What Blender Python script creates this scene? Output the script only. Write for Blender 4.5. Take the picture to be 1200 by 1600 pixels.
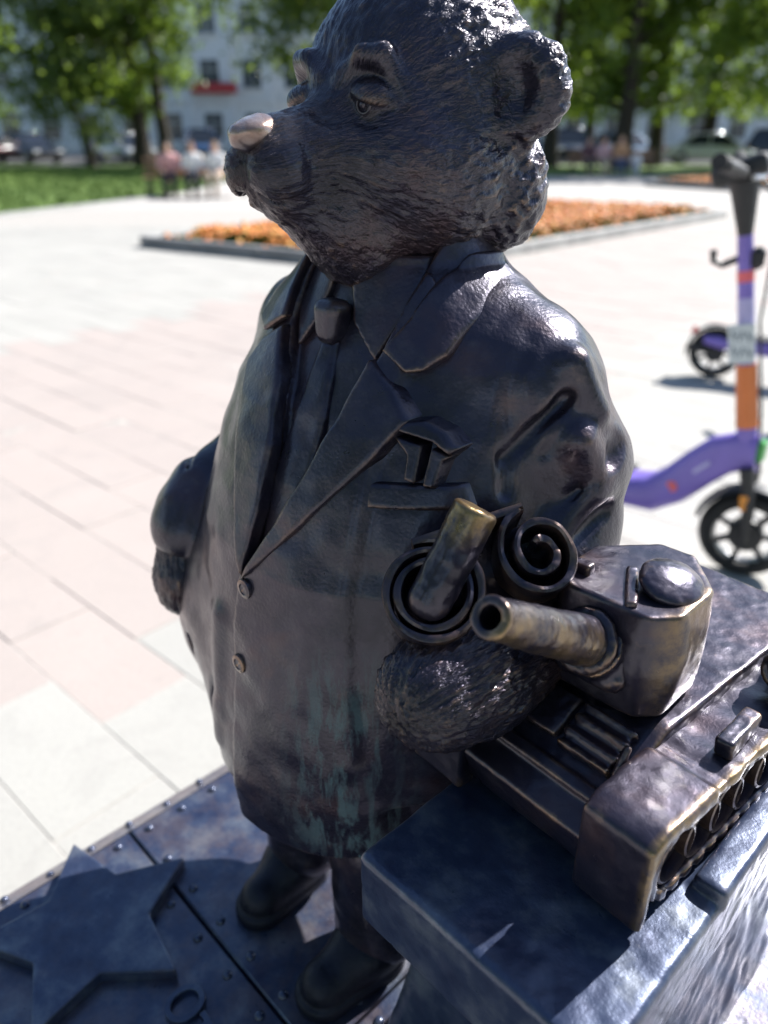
import bpy, bmesh, math, random
import numpy as np
from mathutils import Vector, Matrix, Euler
random.seed(7)
R = math.radians
scene = bpy.context.scene
for o in list(bpy.data.objects): bpy.data.objects.remove(o)
# ---------------------------------------------------------------- camera
cam = bpy.data.cameras.new('camera'); camo = bpy.data.objects.new('camera', cam)
scene.collection.objects.link(camo); scene.camera = camo
camo.location = (0, 0, 1.3); camo.rotation_euler = (R(90 - 26.1), 0, 0)
cam.sensor_fit = 'VERTICAL'; cam.sensor_height = 36; cam.lens = 27
cam.clip_start = .02; cam.clip_end = 1500
cam.dof.use_dof = True; cam.dof.focus_distance = .535; cam.dof.aperture_fstop = 3.9
# ---------------------------------------------------------------- sky and sun
SUN_AZ, SUN_EL = R(37), R(41)          # azimuth from +X towards +Y
SUN = Vector((math.cos(SUN_EL) * math.cos(SUN_AZ), math.cos(SUN_EL) * math.sin(SUN_AZ), math.sin(SUN_EL)))
world = bpy.data.worlds.new('World'); scene.world = world; world.use_nodes = True
wn = world.node_tree; bg = wn.nodes['Background']
sky = wn.nodes.new('ShaderNodeTexSky'); sky.sky_type = 'NISHITA'; sky.sun_disc = False
sky.sun_elevation = SUN_EL; sky.sun_rotation = R(90) - SUN_AZ
sky.air_density = 1.0; sky.dust_density = .4; sky.ozone_density = 2.2
wn.links.new(sky.outputs[0], bg.inputs[0]); bg.inputs[1].default_value = .085
sl = bpy.data.lights.new('sun', 'SUN'); sl.energy = 5.0; sl.angle = R(.53); sl.color = (1, .972, .93)
so = bpy.data.objects.new('sun', sl); scene.collection.objects.link(so); so.location = (6, 2, 12)
so.rotation_euler = SUN.to_track_quat('Z', 'Y').to_euler()
vs = scene.view_settings; vs.view_transform = 'Standard'; vs.look = 'None'; vs.exposure = 1.1; vs.gamma = 1; vs.use_curve_mapping = False
# ---------------------------------------------------------------- helpers
COL = scene.collection.objects
def tag(o, label=None, cat=None, group=None, kind=None):
    if label: o['label'] = label
    if cat: o['category'] = cat
    if group: o['group'] = group
    if kind: o['kind'] = kind
    return o
def empty(name, loc=(0, 0, 0), rz=0.0):
    o = bpy.data.objects.new(name, None); COL.link(o); o.location = loc; o.rotation_euler = (0, 0, rz); o.empty_display_size = .1
    return o
def link(name, me, mat=None, parent=None):
    o = bpy.data.objects.new(name, me); COL.link(o)
    if mat is not None and not me.materials: me.materials.append(mat)
    if parent is not None: o.parent = parent
    return o
def copy_tree(o, parent=None):
    c = o.copy(); COL.link(c); c.parent = parent
    for ch in o.children: copy_tree(ch, c)
    return c
def smooth(me, on=True):
    me.polygons.foreach_set('use_smooth', [on] * len(me.polygons))
class MB:
    """collects shapes; build() links them as one mesh object"""
    def __init__(s): s.bm = bmesh.new()
    def box(s, c, size, rot=None, bevel=0, seg=1, taper=None):
        r = bmesh.ops.create_cube(s.bm, size=1)
        vs_ = r['verts']
        for v in vs_:
            k = 1 if taper is None or v.co.z < 0 else taper
            v.co = Vector((v.co.x * size[0] * k, v.co.y * size[1] * k, v.co.z * size[2]))
        if bevel:
            ed = list({e for v in vs_ for e in v.link_edges})
            vs_ = list({v for f in bmesh.ops.bevel(s.bm, geom=ed, offset=bevel, segments=seg, affect='EDGES', profile=.5)['faces'] for v in f.verts} | {v for v in vs_ if v.is_valid})
        M = Matrix.Translation(c)
        if rot is not None: M = M @ (rot.to_4x4() if isinstance(rot, Matrix) else Euler(rot).to_matrix().to_4x4())
        for v in vs_: v.co = M @ v.co
        return vs_
    def cyl(s, a, b, ra, rb=None, n=16, caps=True):
        a = Vector(a); b = Vector(b); rb = ra if rb is None else rb
        q = (b - a).to_track_quat('Z', 'Y').to_matrix()
        lo = []; hi = []
        for i in range(n):
            t = 2 * math.pi * i / n; d = q @ Vector((math.cos(t), math.sin(t), 0))
            lo.append(s.bm.verts.new(a + d * ra)); hi.append(s.bm.verts.new(b + d * rb))
        for i in range(n): s.bm.faces.new((lo[i], lo[(i + 1) % n], hi[(i + 1) % n], hi[i]))
        if caps: s.bm.faces.new(lo[::-1]); s.bm.faces.new(hi)
        return lo + hi
    def tube(s, pts, r, n=8, closed=False, flat=1.0):
        pts = [Vector(p) for p in pts]; rs = r if isinstance(r, (list, tuple)) else [r] * len(pts)
        rings = []; up = Vector((0, 0, 1)); prev = None
        for i, p in enumerate(pts):
            a = pts[i - 1] if i else (pts[-1] if closed else p); b = pts[i + 1] if i < len(pts) - 1 else (pts[0] if closed else p)
            d = (b - a).normalized()
            x = d.cross(up) if prev is None else prev - d * prev.dot(d)
            if x.length < 1e-4: x = d.cross(Vector((1, 0, 0)))
            x.normalize(); y = d.cross(x); prev = x
            rings.append([s.bm.verts.new(p + (x * math.cos(2 * math.pi * k / n) + y * math.sin(2 * math.pi * k / n) * flat) * rs[i]) for k in range(n)])
        m = len(rings)
        for i in range(m if closed else m - 1):
            A, B = rings[i], rings[(i + 1) % m]
            for k in range(n): s.bm.faces.new((A[k], A[(k + 1) % n], B[(k + 1) % n], B[k]))
        if not closed: s.bm.faces.new(rings[0][::-1]); s.bm.faces.new(rings[-1])
    def lathe(s, prof, c=(0, 0, 0), axis='Z', n=24, ring=False):
        """prof: list of (r, h)"""
        Q = {'Z': Matrix.Identity(3), 'X': Matrix.Rotation(R(90), 3, 'Y'), 'Y': Matrix.Rotation(R(-90), 3, 'X')}[axis]
        rings = []
        for r, h in prof:
            rings.append([s.bm.verts.new(Vector(c) + Q @ Vector((r * math.cos(2 * math.pi * k / n), r * math.sin(2 * math.pi * k / n), h))) for k in range(n)])
        for A, B in zip(rings, rings[1:] + ([rings[0]] if ring else [])):
            for k in range(n): s.bm.faces.new((A[k], A[(k + 1) % n], B[(k + 1) % n], B[k]))
        if not ring: s.bm.faces.new(rings[0][::-1]); s.bm.faces.new(rings[-1])
    def prism(s, poly, h0, h1, plane='XY'):
        f = {'XY': lambda u, v, w: (u, v, w), 'XZ': lambda u, v, w: (u, w, v), 'YZ': lambda u, v, w: (w, u, v)}[plane]
        lo = [s.bm.verts.new(f(u, v, h0)) for u, v in poly]; hi = [s.bm.verts.new(f(u, v, h1)) for u, v in poly]
        n = len(poly)
        for i in range(n): s.bm.faces.new((lo[i], lo[(i + 1) % n], hi[(i + 1) % n], hi[i]))
        s.bm.faces.new(lo[::-1]); s.bm.faces.new(hi)
        return lo + hi
    def loft(s, rings):
        vs_ = [[s.bm.verts.new(p) for p in r] for r in rings]; n = len(rings[0])
        for A, B in zip(vs_, vs_[1:]):
            for k in range(n): s.bm.faces.new((A[k], A[(k + 1) % n], B[(k + 1) % n], B[k]))
        s.bm.faces.new(vs_[0][::-1]); s.bm.faces.new(vs_[-1])
    def mesh(s, name, mat, sm=False, bevel=0):
        bmesh.ops.recalc_face_normals(s.bm, faces=s.bm.faces)
        if bevel:
            bmesh.ops.bevel(s.bm, geom=[e for e in s.bm.edges if len(e.link_faces) == 2 and e.calc_face_angle(0) > .5], offset=bevel, segments=2, affect='EDGES', profile=.6)
        me = bpy.data.meshes.new(name); s.bm.to_mesh(me); s.bm.free()
        if mat is not None: me.materials.append(mat)
        if sm:
            smooth(me)
            if hasattr(me, 'set_sharp_from_angle'): me.set_sharp_from_angle(angle=R(42))
        return me
    def build(s, name, mat, parent=None, sm=False, bevel=0):
        return link(name, s.mesh(name, mat, sm, bevel), None, parent)
# ---------------------------------------------------------------- materials
class NT:
    def __init__(s, name):
        s.m = bpy.data.materials.new(name); s.m.use_nodes = True; s.t = s.m.node_tree
        s.b = s.t.nodes['Principled BSDF']
    def n(s, kind, **kw):
        q = s.t.nodes.new('ShaderNode' + kind)
        for k, v in kw.items():
            if k in q.inputs: q.inputs[k].default_value = v
            else: setattr(q, k, v)
        return q
    def l(s, a, b): s.t.links.new(a, b)
    def coord(s, kind='Object'): return s.n('TexCoord').outputs[kind]
    def noise(s, vec, scale, detail=4, rough=.55, dist=0.0):
        q = s.n('TexNoise'); q.inputs['Scale'].default_value = scale; q.inputs['Detail'].default_value = detail
        q.inputs['Roughness'].default_value = rough; q.inputs['Distortion'].default_value = dist; s.l(vec, q.inputs['Vector']); return q.outputs['Fac']
    def ramp(s, fac, stops):
        q = s.n('ValToRGB'); e = q.color_ramp.elements
        while len(e) < len(stops): e.new(.5)
        for i, (p, c) in enumerate(stops):
            e[i].position = p; e[i].color = (c, c, c, 1) if isinstance(c, (int, float)) else (*c, 1)
        s.l(fac, q.inputs[0]); return q.outputs[0]
    def mix(s, fac, a, b, mode='MIX'):
        q = s.n('Mix'); q.data_type = 'RGBA'; q.blend_type = mode
        for i, v in ((0, fac), (6, a), (7, b)):
            if isinstance(v, (int, float)): q.inputs[i].default_value = v if i == 0 else (v, v, v, 1)
            elif isinstance(v, tuple): q.inputs[i].default_value = (*v, 1)
            else: s.l(v, q.inputs[i])
        return q.outputs[2]
    def math(s, op, a, b=0.0, c=0.0):
        q = s.n('Math', operation=op)
        for i, v in enumerate((a, b, c)):
            if isinstance(v, (int, float)): q.inputs[i].default_value = v
            else: s.l(v, q.inputs[i])
        return q.outputs[0]
    def mapv(s, vec, scale):
        q = s.n('Mapping'); q.inputs['Scale'].default_value = scale; s.l(vec, q.inputs['Vector']); return q.outputs[0]
    def attr(s, name, out='Fac'):
        q = s.n('Attribute', attribute_name=name); return q.outputs[out]
    def set(s, **kw):
        for k, v in kw.items():
            i = s.b.inputs[k.replace('_', ' ')]
            if isinstance(v, tuple): i.default_value = (*v, 1)
            elif isinstance(v, (int, float)): i.default_value = v
            else: s.l(v, i)
    def bump(s, h, strength, dist, normal=None):
        q = s.n('Bump'); q.inputs['Strength'].default_value = strength; q.inputs['Distance'].default_value = dist
        s.l(h, q.inputs['Height'])
        if normal is not None: s.l(normal, q.inputs['Normal'])
        return q.outputs[0]
def plain(name, col, rough=.5, metal=0.0, var=.12, scale=8, bump=0.0, coat=0.0):
    """a painted or solid surface with slight unevenness of tone and gloss"""
    t = NT(name); v = t.coord()
    f = t.noise(v, scale, 5); lo = tuple(c * (1 - var) for c in col); hi = tuple(min(1, c * (1 + var)) for c in col)
    t.set(Base_Color=t.ramp(f, [(.3, lo), (.7, hi)]), Metallic=metal)
    t.set(Roughness=t.ramp(t.noise(v, scale * 3, 3), [(.3, max(.05, rough - .08)), (.7, min(1, rough + .08))]), Coat_Weight=coat)
    if bump: t.set(Normal=t.bump(t.noise(v, scale * 6, 4), .5, bump))
    return t.m
def bronze(name, kind, wear=1.0, dark=1.0, polish=False, cool=False):
    """dark patinated cast bronze; kind picks the modelling marks left in the surface"""
    t = NT(name); v = t.coord(); MET = .42 if cool else .66
    big = t.noise(v, 14, 3, .6); mid = t.noise(v, 60, 4, .6); fine = t.noise(v, 420, 1)
    base = t.ramp(big, [(.32, (.016 * dark, .015 * dark, .029 * dark)), (.54, (.036 * dark, .031 * dark, .052 * dark)), (.78, (.088 * dark, .050 * dark, .052 * dark))])
    base = t.mix(t.ramp(mid, [(.50, 0), (.78, .4)]), base, (.090 * dark, .082 * dark, .105 * dark))
    if cool: base = t.ramp(t.noise(v, 22, 5, .65), [(.3, (.018, .028, .070)), (.5, (.045, .062, .115)), (.7, (.14, .16, .20))])
    rough = t.ramp(mid, [(.3, .27), (.7, .45)])
    # raised edges rubbed to bare metal
    geo = t.n('NewGeometry'); pt = geo.outputs['Pointiness']
    e = t.math('ADD', pt, t.math('MULTIPLY', t.math('SUBTRACT', mid, .5), .10))
    rub = t.math('MULTIPLY', t.math('MULTIPLY', t.ramp(e, [(.515, 0), (.585, 1)]), t.ramp(t.noise(v, 26, 4, .7), [(.42, .05), (.62, 1)])), .95 * wear)
    base = t.mix(rub, base, (.42, .26, .145))
    # hollows coloured darker
    hollow = t.math('MULTIPLY', t.ramp(e, [(.36, 1), (.46, 0)]), .35)
    base = t.mix(hollow, base, (.014, .014, .017))
    # handled places rubbed to yellow metal; also paints the stick's sunlit end
    wn_ = t.math('MULTIPLY', t.attr('worn_lit'), t.ramp(t.noise(v, 55, 5, .7), [(.36, 0), (.60, 1)]))
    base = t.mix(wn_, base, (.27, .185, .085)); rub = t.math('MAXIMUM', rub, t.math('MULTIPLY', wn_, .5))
    # green-blue run-off stains
    vd = t.math('MULTIPLY', t.attr('stain'), t.ramp(t.noise(t.mapv(v, (1, 1, .22)), 75, 5, .7, .3), [(.47, 0), (.58, 1)]))
    base = t.mix(t.math('MULTIPLY', vd, .8), base, (.055, .115, .135))
    metal = t.math('ADD', t.math('SUBTRACT', MET, t.math('MULTIPLY', vd, MET)), t.math('MULTIPLY', rub, 1 - MET))
    rough = t.math('ADD', t.math('SUBTRACT', rough, t.math('MULTIPLY', rub, .12)), t.math('MULTIPLY', vd, .35))
    if polish:
        base = t.mix(t.attr('polish'), base, t.mix(t.ramp(mid, [(.4, 0), (.62, 1)]), (.60, .47, .41), (.34, .22, .17)))
        rough = t.math('SUBTRACT', rough, t.math('MULTIPLY', t.attr('polish'), .12))
    t.set(Base_Color=base, Metallic=metal, Roughness=rough, Coat_Weight=.36, Coat_Roughness=.20, Coat_IOR=1.6)
    if kind == 'fur':
        fl = t.attr('flow', 'Vector')
        h = t.math('ADD', t.math('MULTIPLY', t.noise(t.mapv(fl, (1, 1, .42)), 330, 2, .6, .4), 1.0), t.math('MULTIPLY', fine, .15))
        nrm = t.bump(h, 1.0, .0030)
    elif kind == 'cloth':
        vo = t.n('TexVoronoi', feature='SMOOTH_F1'); vo.inputs['Scale'].default_value = 360; t.l(v, vo.inputs['Vector'])
        h = t.math('ADD', t.math('MULTIPLY', vo.outputs['Distance'], .50), t.math('ADD', t.math('MULTIPLY', t.noise(v, 90, 5, .7), 1.3), t.math('MULTIPLY', fine, .2)))
        nrm = t.bump(h, .38, .0016)
    elif kind == 'plate':
        h = t.math('ADD', t.noise(v, 70, 5, .65), t.math('MULTIPLY', fine, .25)); nrm = t.bump(h, .4, .0014)
    else:
        h = t.math('ADD', t.math('MULTIPLY', t.noise(v, 75, 6, .68, .4), 1.2), t.math('MULTIPLY', fine, .25)); nrm = t.bump(h, .22, .0020)
    t.set(Normal=nrm)
    return t.m
M = {}
M['fur'] = bronze('bronze_fur', 'fur', .6, .9, polish=True)
M['eye'] = bronze('bronze_eye', 'cast', .05)
M['nose'] = bronze('bronze_polished', 'cast', .2, polish=True)
M['cloth'] = bronze('bronze_cloth', 'cloth', .55)
M['cast'] = bronze('bronze_cast', 'cast', 1.15)
M['castdark'] = bronze('bronze_dark', 'cast', .35, .8)
M['plate'] = bronze('bronze_plate', 'plate', .15, 1.0, cool=True)
M['shoe'] = plain('bronze_shoe', (.014, .015, .026), .5, .5, var=.35, scale=30, bump=.0015)
# ---------------------------------------------------------------- sculpting tools (numpy distance fields)
def smin(a, b, k):
    h = np.clip(0.5 + 0.5 * (b - a) / k, 0, 1)
    return b + (a - b) * h - k * h * (1 - h)
def smax(a, b, k):
    return -smin(-a, -b, k)
def ball(P, c, r):
    """ellipsoid, r may be a 3-tuple"""
    r = np.broadcast_to(np.asarray(r, float), (3,))
    x = (P[0] - c[0]) / r[0]; y = (P[1] - c[1]) / r[1]; z = (P[2] - c[2]) / r[2]
    k0 = np.sqrt(x * x + y * y + z * z)
    k1 = np.sqrt((x / r[0]) ** 2 + (y / r[1]) ** 2 + (z / r[2]) ** 2) + 1e-9
    return k0 * (k0 - 1.0) / k1
def rball(P, c, r, rot):
    """ellipsoid turned by rot (columns are its axes)"""
    d = [P[0] - c[0], P[1] - c[1], P[2] - c[2]]
    q = [rot[0][i] * d[0] + rot[1][i] * d[1] + rot[2][i] * d[2] for i in range(3)]
    return ball(q, (0, 0, 0), r)
def limb(P, a, b, ra, rb):
    """tapered capsule"""
    a = np.asarray(a, float); b = np.asarray(b, float); ab = b - a
    t = ((P[0] - a[0]) * ab[0] + (P[1] - a[1]) * ab[1] + (P[2] - a[2]) * ab[2]) / ab.dot(ab)
    t = np.clip(t, 0, 1)
    d = np.sqrt((P[0] - a[0] - t * ab[0]) ** 2 + (P[1] - a[1] - t * ab[1]) ** 2 + (P[2] - a[2] - t * ab[2]) ** 2)
    return d - (ra + (rb - ra) * t)
def chain(P, pts, rs, k=0.012):
    d = None
    for i in range(len(pts) - 1):
        e = limb(P, pts[i], pts[i + 1], rs[i], rs[i + 1])
        d = e if d is None else smin(d, e, k)
    return d
def poly2(u, v, pts):
    """signed distance to a closed polygon in the plane u, v"""
    n = len(pts); d = np.full(u.shape, 1e9); s = np.ones(u.shape, bool)
    for i in range(n):
        ax, ay = pts[i]; bx, by = pts[(i + 1) % n]
        ex, ey = bx - ax, by - ay; wx, wy = u - ax, v - ay
        t = np.clip((wx * ex + wy * ey) / (ex * ex + ey * ey + 1e-12), 0, 1)
        d = np.minimum(d, (wx - ex * t) ** 2 + (wy - ey * t) ** 2)
        c1 = ay <= v; c2 = by > v; c3 = ex * wy > ey * wx
        s ^= (c1 & c2 & c3) | (~c1 & ~c2 & ~c3)
    return np.where(s, 1, -1) * np.sqrt(d)
def rbox(P, c, half, r, rot=None):
    d = [P[0] - c[0], P[1] - c[1], P[2] - c[2]]
    if rot is not None: d = [rot[0][i] * d[0] + rot[1][i] * d[1] + rot[2][i] * d[2] for i in range(3)]
    q = [np.abs(d[i]) - half[i] + r for i in range(3)]
    return np.sqrt(np.maximum(q[0], 0) ** 2 + np.maximum(q[1], 0) ** 2 + np.maximum(q[2], 0) ** 2) + np.minimum(np.maximum(q[0], np.maximum(q[1], q[2])), 0) - r
def hash3(i, j, k):
    n = (i * 374761393 + j * 668265263 + k * 2147483647 % 1000003 + k * 1274126177) & 0xffffffff
    n = ((n ^ (n >> 13)) * 1274126177) & 0xffffffff
    return ((n ^ (n >> 16)) & 0xffff) / 32767.5 - 1.0
def vnoise(x, y, z):
    xi = np.floor(x).astype(np.int64); yi = np.floor(y).astype(np.int64); zi = np.floor(z).astype(np.int64)
    fx = x - xi; fy = y - yi; fz = z - zi
    fx = fx * fx * (3 - 2 * fx); fy = fy * fy * (3 - 2 * fy); fz = fz * fz * (3 - 2 * fz)
    r = 0
    for a in (0, 1):
        for b in (0, 1):
            for c in (0, 1):
                w = (fx if a else 1 - fx) * (fy if b else 1 - fy) * (fz if c else 1 - fz)
                r = r + w * hash3(xi + a, yi + b, zi + c)
    return r
TZ = np.array([.70, .765, .80, .85, .93, 1.0, 1.06, 1.11, 1.15, 1.185, 1.215, 1.26])
TRX = np.array([.142, .150, .162, .178, .186, .184, .176, .166, .150, .112, .076, .060])
TRY = np.array([.150, .156, .158, .158, .156, .148, .134, .115, .098, .084, .072, .060])
TCY = np.array([-.015, -.017, -.016, -.010, -.004, .000, .010, .016, .024, .028, .028, .028])
def torso(P):
    z = P[2]
    rx = np.interp(z, TZ, TRX); ry = np.interp(z, TZ, TRY); cy = np.interp(z, TZ, TCY)
    q = np.sqrt((P[0] / rx) ** 2 + ((P[1] - cy) / ry) ** 2)
    return (q - 1) * np.minimum(rx, ry) * 0.95
# ---------------------------------------------------------------- the bear's distance fields (bear faces -Y, its left is +X)
VEE = [(-.050, 1.235), (-.046, 1.167), (-.020, 1.126), (-.004, 1.085), (.002, 1.040), (.000, .992), (.024, 1.035), (.044, 1.081), (.055, 1.123), (.059, 1.160), (.062, 1.235)]
LAPEL_L = [(-.004, .982), (.024, 1.035), (.043, 1.081), (.054, 1.123), (.059, 1.158), (.086, 1.141), (.104, 1.124), (.090, 1.096), (.070, 1.068), (.034, 1.022), (.010, .994)]
LAPEL_R = [(.001, .985), (.004, 1.040), (-.003, 1.085), (-.019, 1.126), (-.046, 1.165), (-.072, 1.150), (-.084, 1.132), (-.056, 1.085), (-.028, 1.035), (-.008, 1.000)]
COLLAR_L = [(.064, 1.163), (.072, 1.185), (.078, 1.224), (.095, 1.226), (.108, 1.188), (.106, 1.163), (.098, 1.153), (.086, 1.151)]
COLLAR_R = [(-.047, 1.170), (-.052, 1.190), (-.052, 1.222), (-.090, 1.226), (-.110, 1.188), (-.098, 1.160), (-.075, 1.155)]
SLEEVE_L = ([(.124, .032, 1.132), (.152, .044, 1.075), (.158, .036, 1.020), (.174, -.040, .975)], [.055, .050, .048, .046])
SLEEVE_R = ([(-.128, .030, 1.135), (-.156, .040, 1.075), (-.174, .006, 1.018), (-.172, -.078, .981), (-.166, -.106, .962)], [.053, .043, .038, .036, .034])
def jacket_plain(P):
    d = torso(P)
    d = smin(d, ball(P, (-.122, -.062, .872), (.085, .080, .105)), .04)
    S = [np.abs(P[0]), P[1], P[2]]
    d = smin(d, limb(S, (.045, .030, 1.172), (.118, .032, 1.134), .046, .052), .03)      # shoulders
    d = smin(d, chain(P, *SLEEVE_L), .012)
    d = smin(d, chain(P, *SLEEVE_R), .005)
    d = smin(d, limb(P, (-.168, -.100, .966), (-.165, -.108, .955), .038, .038), .004)
    return d
def jacket(P):
    d = jacket_plain(P)
    # hem and the open neck
    d = smax(d, .771 + .21 * np.clip(P[0], -.04, .17) - P[2], .006)
    # overlap of the closed front: the bear's left side lies over the right
    over = poly2(P[0], P[2], [(-.006, .70), (-.007, .985), (.026, 1.03), (.050, 1.09), (.062, 1.16), (.075, 1.40), (.40, 1.40), (.40, .70)])
    d = np.where(P[1] < -.02, smin(d, smax(smax(torso(P) - .0062, over, .0025), P[0] - .10 + (P[2] - 1.) * .1, .01), .004), d)
    # opening for shirt and tie
    v = poly2(P[0], P[2], VEE)
    d = np.where(P[1] < .02, smax(d, -np.maximum(v, -(d + .011)), .003), d)
    # creases in the sleeves and on the belly
    for a, b, r in CREASES:
        d = smax(d, -limb(P, a, b, r, r * .35), .008)
    for a, b, r in RIDGES:
        d = smin(d, limb(P, a, b, r, r * .6), .014)
    return d
CREASES = [((.180, .026, 1.152), (.153, -.030, 1.098), .0085), ((.204, .042, 1.102), (.186, .000, 1.060), .0100),
           ((.206, .028, 1.055), (.190, -.012, 1.034), .0065), ((.148, -.003, 1.178), (.150, -.026, 1.148), .0035), ((.150, -.026, 1.148), (.160, -.036, 1.075), .0060),
           ((.186, .010, 1.128), (.172, -.010, 1.100), .0050),
           ((-.236, -.015, 1.055), (-.190, -.048, 1.060), .008), ((-.150, -.035, 1.075), (-.148, -.070, 1.020), .010), ((-.205, -.065, 1.020), (-.172, -.096, 1.010), .006),
           ((-.060, -.165, .850), (-.075, -.130, .775), .006), ((-.120, -.140, .86), (-.115, -.120, .78), .006)]
RIDGES = [((.170, .018, 1.160), (.186, .030, 1.125), .012), ((.186, .012, 1.108), (.196, .030, 1.070), .010), ((.185, -.004, 1.045), (.196, .018, 1.066), .009), ((-.040, -.150, .93), (-.045, -.160, .80), .010)]
def layer(P, poly, t, base=None, k=.0035, inner=-.006):
    """a flat piece cut to a polygon (seen from the front) lying on the torso"""
    b = torso(P) if base is None else base
    d = smax(b - t, poly2(P[0], P[2], poly), k)
    return np.maximum(np.maximum(d, inner - b), P[1] - .05)
EYE = (.034, -.043, 1.319)
def head(P):
    S = [np.abs(P[0]), P[1], P[2]]
    d = ball(P, (0, .040, 1.322), (.086, .090, .090))
    d = smin(d, ball(S, (.043, .014, 1.270), (.047, .058, .048)), .03)             # jowls
    d = smin(d, ball(P, (0, .03, 1.235), (.060, .064, .040)), .02)                 # throat
    d = smin(d, ball(S, (.058, .060, 1.264), (.040, .038, .046)), .010)            # ruff behind the cheek
    d = smin(d, limb(P, (0, -.020, 1.285), (0, -.096, 1.288), .049, .026), .026)   # snout
    d = smin(d, ball(S, (.013, -.108, 1.279), (.018, .021, .021)), .008)           # upper lips
    d = smin(d, limb(P, (0, -.090, 1.262), (0, -.030, 1.238), .019, .042), .016)   # lower jaw
    d = smin(d, ball(S, (.046, -.026, 1.284), (.028, .028, .022)), .022)           # cheek bones
    d = smin(d, limb(S, (.012, -.049, 1.336), (.028, -.047, 1.348), .0036, .0036), .012)   # brows
    d = smin(d, limb(S, (.028, -.047, 1.348), (.041, -.041, 1.347), .0036, .0042), .009)
    d = smin(d, limb(S, (.041, -.041, 1.347), (.060, -.022, 1.308), .0048, .0042), .011)
    d = smax(d, -limb(S, (.026, -.074, 1.321), (.041, -.060, 1.320), .0140, .0150), .007)   # eye sockets
    d = smax(d, -limb(S, (0, -.137, 1.267), (.028, -.096, 1.259), .0035, .0035), .004)     # mouth
    d = smax(d, -limb(S, (.028, -.096, 1.259), (.044, -.066, 1.262), .0035, .0015), .005)
    d = smax(d, -limb(P, (0, -.139, 1.297), (0, -.132, 1.265), .0025, .0025), .003)        # split of the lip
    e = (EYE[0], EYE[1], EYE[2])
    d = smin(d, ball(S, e, (.0125, .0115, .0110)), .004)                             # eyeball
    lid = smin(ball(S, (e[0] + .001, e[1] - .001, e[2] + .003), (.0150, .0130, .0115)), limb(S, (e[0] - .008, e[1] - .006, e[2] + .008), (e[0] + .016, e[1] + .006, e[2] - .001), .0042, .0035), .006)
    lid = smax(lid, -(P[2] - e[2] - .0015) + .28 * (e[0] - S[0]), .002)
    d = smin(d, lid, .0025)
    d = smin(d, limb(S, (e[0] - .010, e[1] - .006, e[2] - .010), (e[0] + .012, e[1] + .000, e[2] - .011), .0040, .0035), .005)   # bag under the eye
    # ears: a cup that faces forward and outward
    c = math.cos(.35); s_ = math.sin(.35)
    rot = np.array([[c, -s_, 0], [s_, c, 0], [0, 0, 1.]])
    ear = rball(S, (.090, .044, 1.328), (.034, .020, .034), rot)
    ear = smax(ear, -rball(S, (.093, .0195, 1.327), (.022, .018, .022), rot), .012)
    d = smin(d, ear, .012)
    return d
def pawL(P):
    d = limb(P, (.188, -.040, .972), (.186, -.085, .962), .042, .044)
    d = smin(d, ball(P, (.183, -.118, .966), (.042, .052, .041)), .02)
    return d
def pawR(P):
    d = limb(P, (-.166, -.106, .962), (-.160, -.122, .915), .029, .027)
    d = smin(d, ball(P, (-.157, -.124, .898), (.029, .027, .034)), .015)
    return d
def trousers(P):
    dl = chain(P, [(.066, -.040, .82), (.074, -.066, .70), (.080, -.084, .590)], [.072, .054, .046], .02)
    dr = chain(P, [(-.066, -.030, .82), (-.058, -.060, .70), (-.046, -.076, .600)], [.072, .054, .044], .02)
    d = smin(dl, dr, .015)
    for z, r in ((.640, .004), (.665, .003)):
        d = smax(d, -(np.sqrt((np.sqrt((P[0] - .079) ** 2 + (P[1] + .080) ** 2) - .052) ** 2 + (P[2] - z - .3 * (P[1] + .08)) ** 2) - r), .006)
        d = smax(d, -(np.sqrt((np.sqrt((P[0] + .050) ** 2 + (P[1] + .072) ** 2) - .052) ** 2 + (P[2] - z - .3 * (P[1] + .06)) ** 2) - r), .006)
    return smax(d, .576 - P[2], .006)
def shoe(P, cx, cy, yaw):
    c, s = math.cos(yaw), math.sin(yaw)
    x = c * (P[0] - cx) + s * (P[1] - cy); y = -s * (P[0] - cx) + c * (P[1] - cy)
    Q = [x, y, P[2]]
    d = limb(Q, (0, .015, .570), (0, -.044, .567), .028, .024)
    d = smin(d, ball(Q, (0, .010, .586), (.032, .036, .022)), .02)
    sole = smax(limb(Q, (0, .018, .556), (0, -.046, .556), .031, .028), np.abs(P[2] - .557) - .0075, .003)
    d = np.minimum(smax(d, .555 - P[2], .004), sole)
    return d
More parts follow.
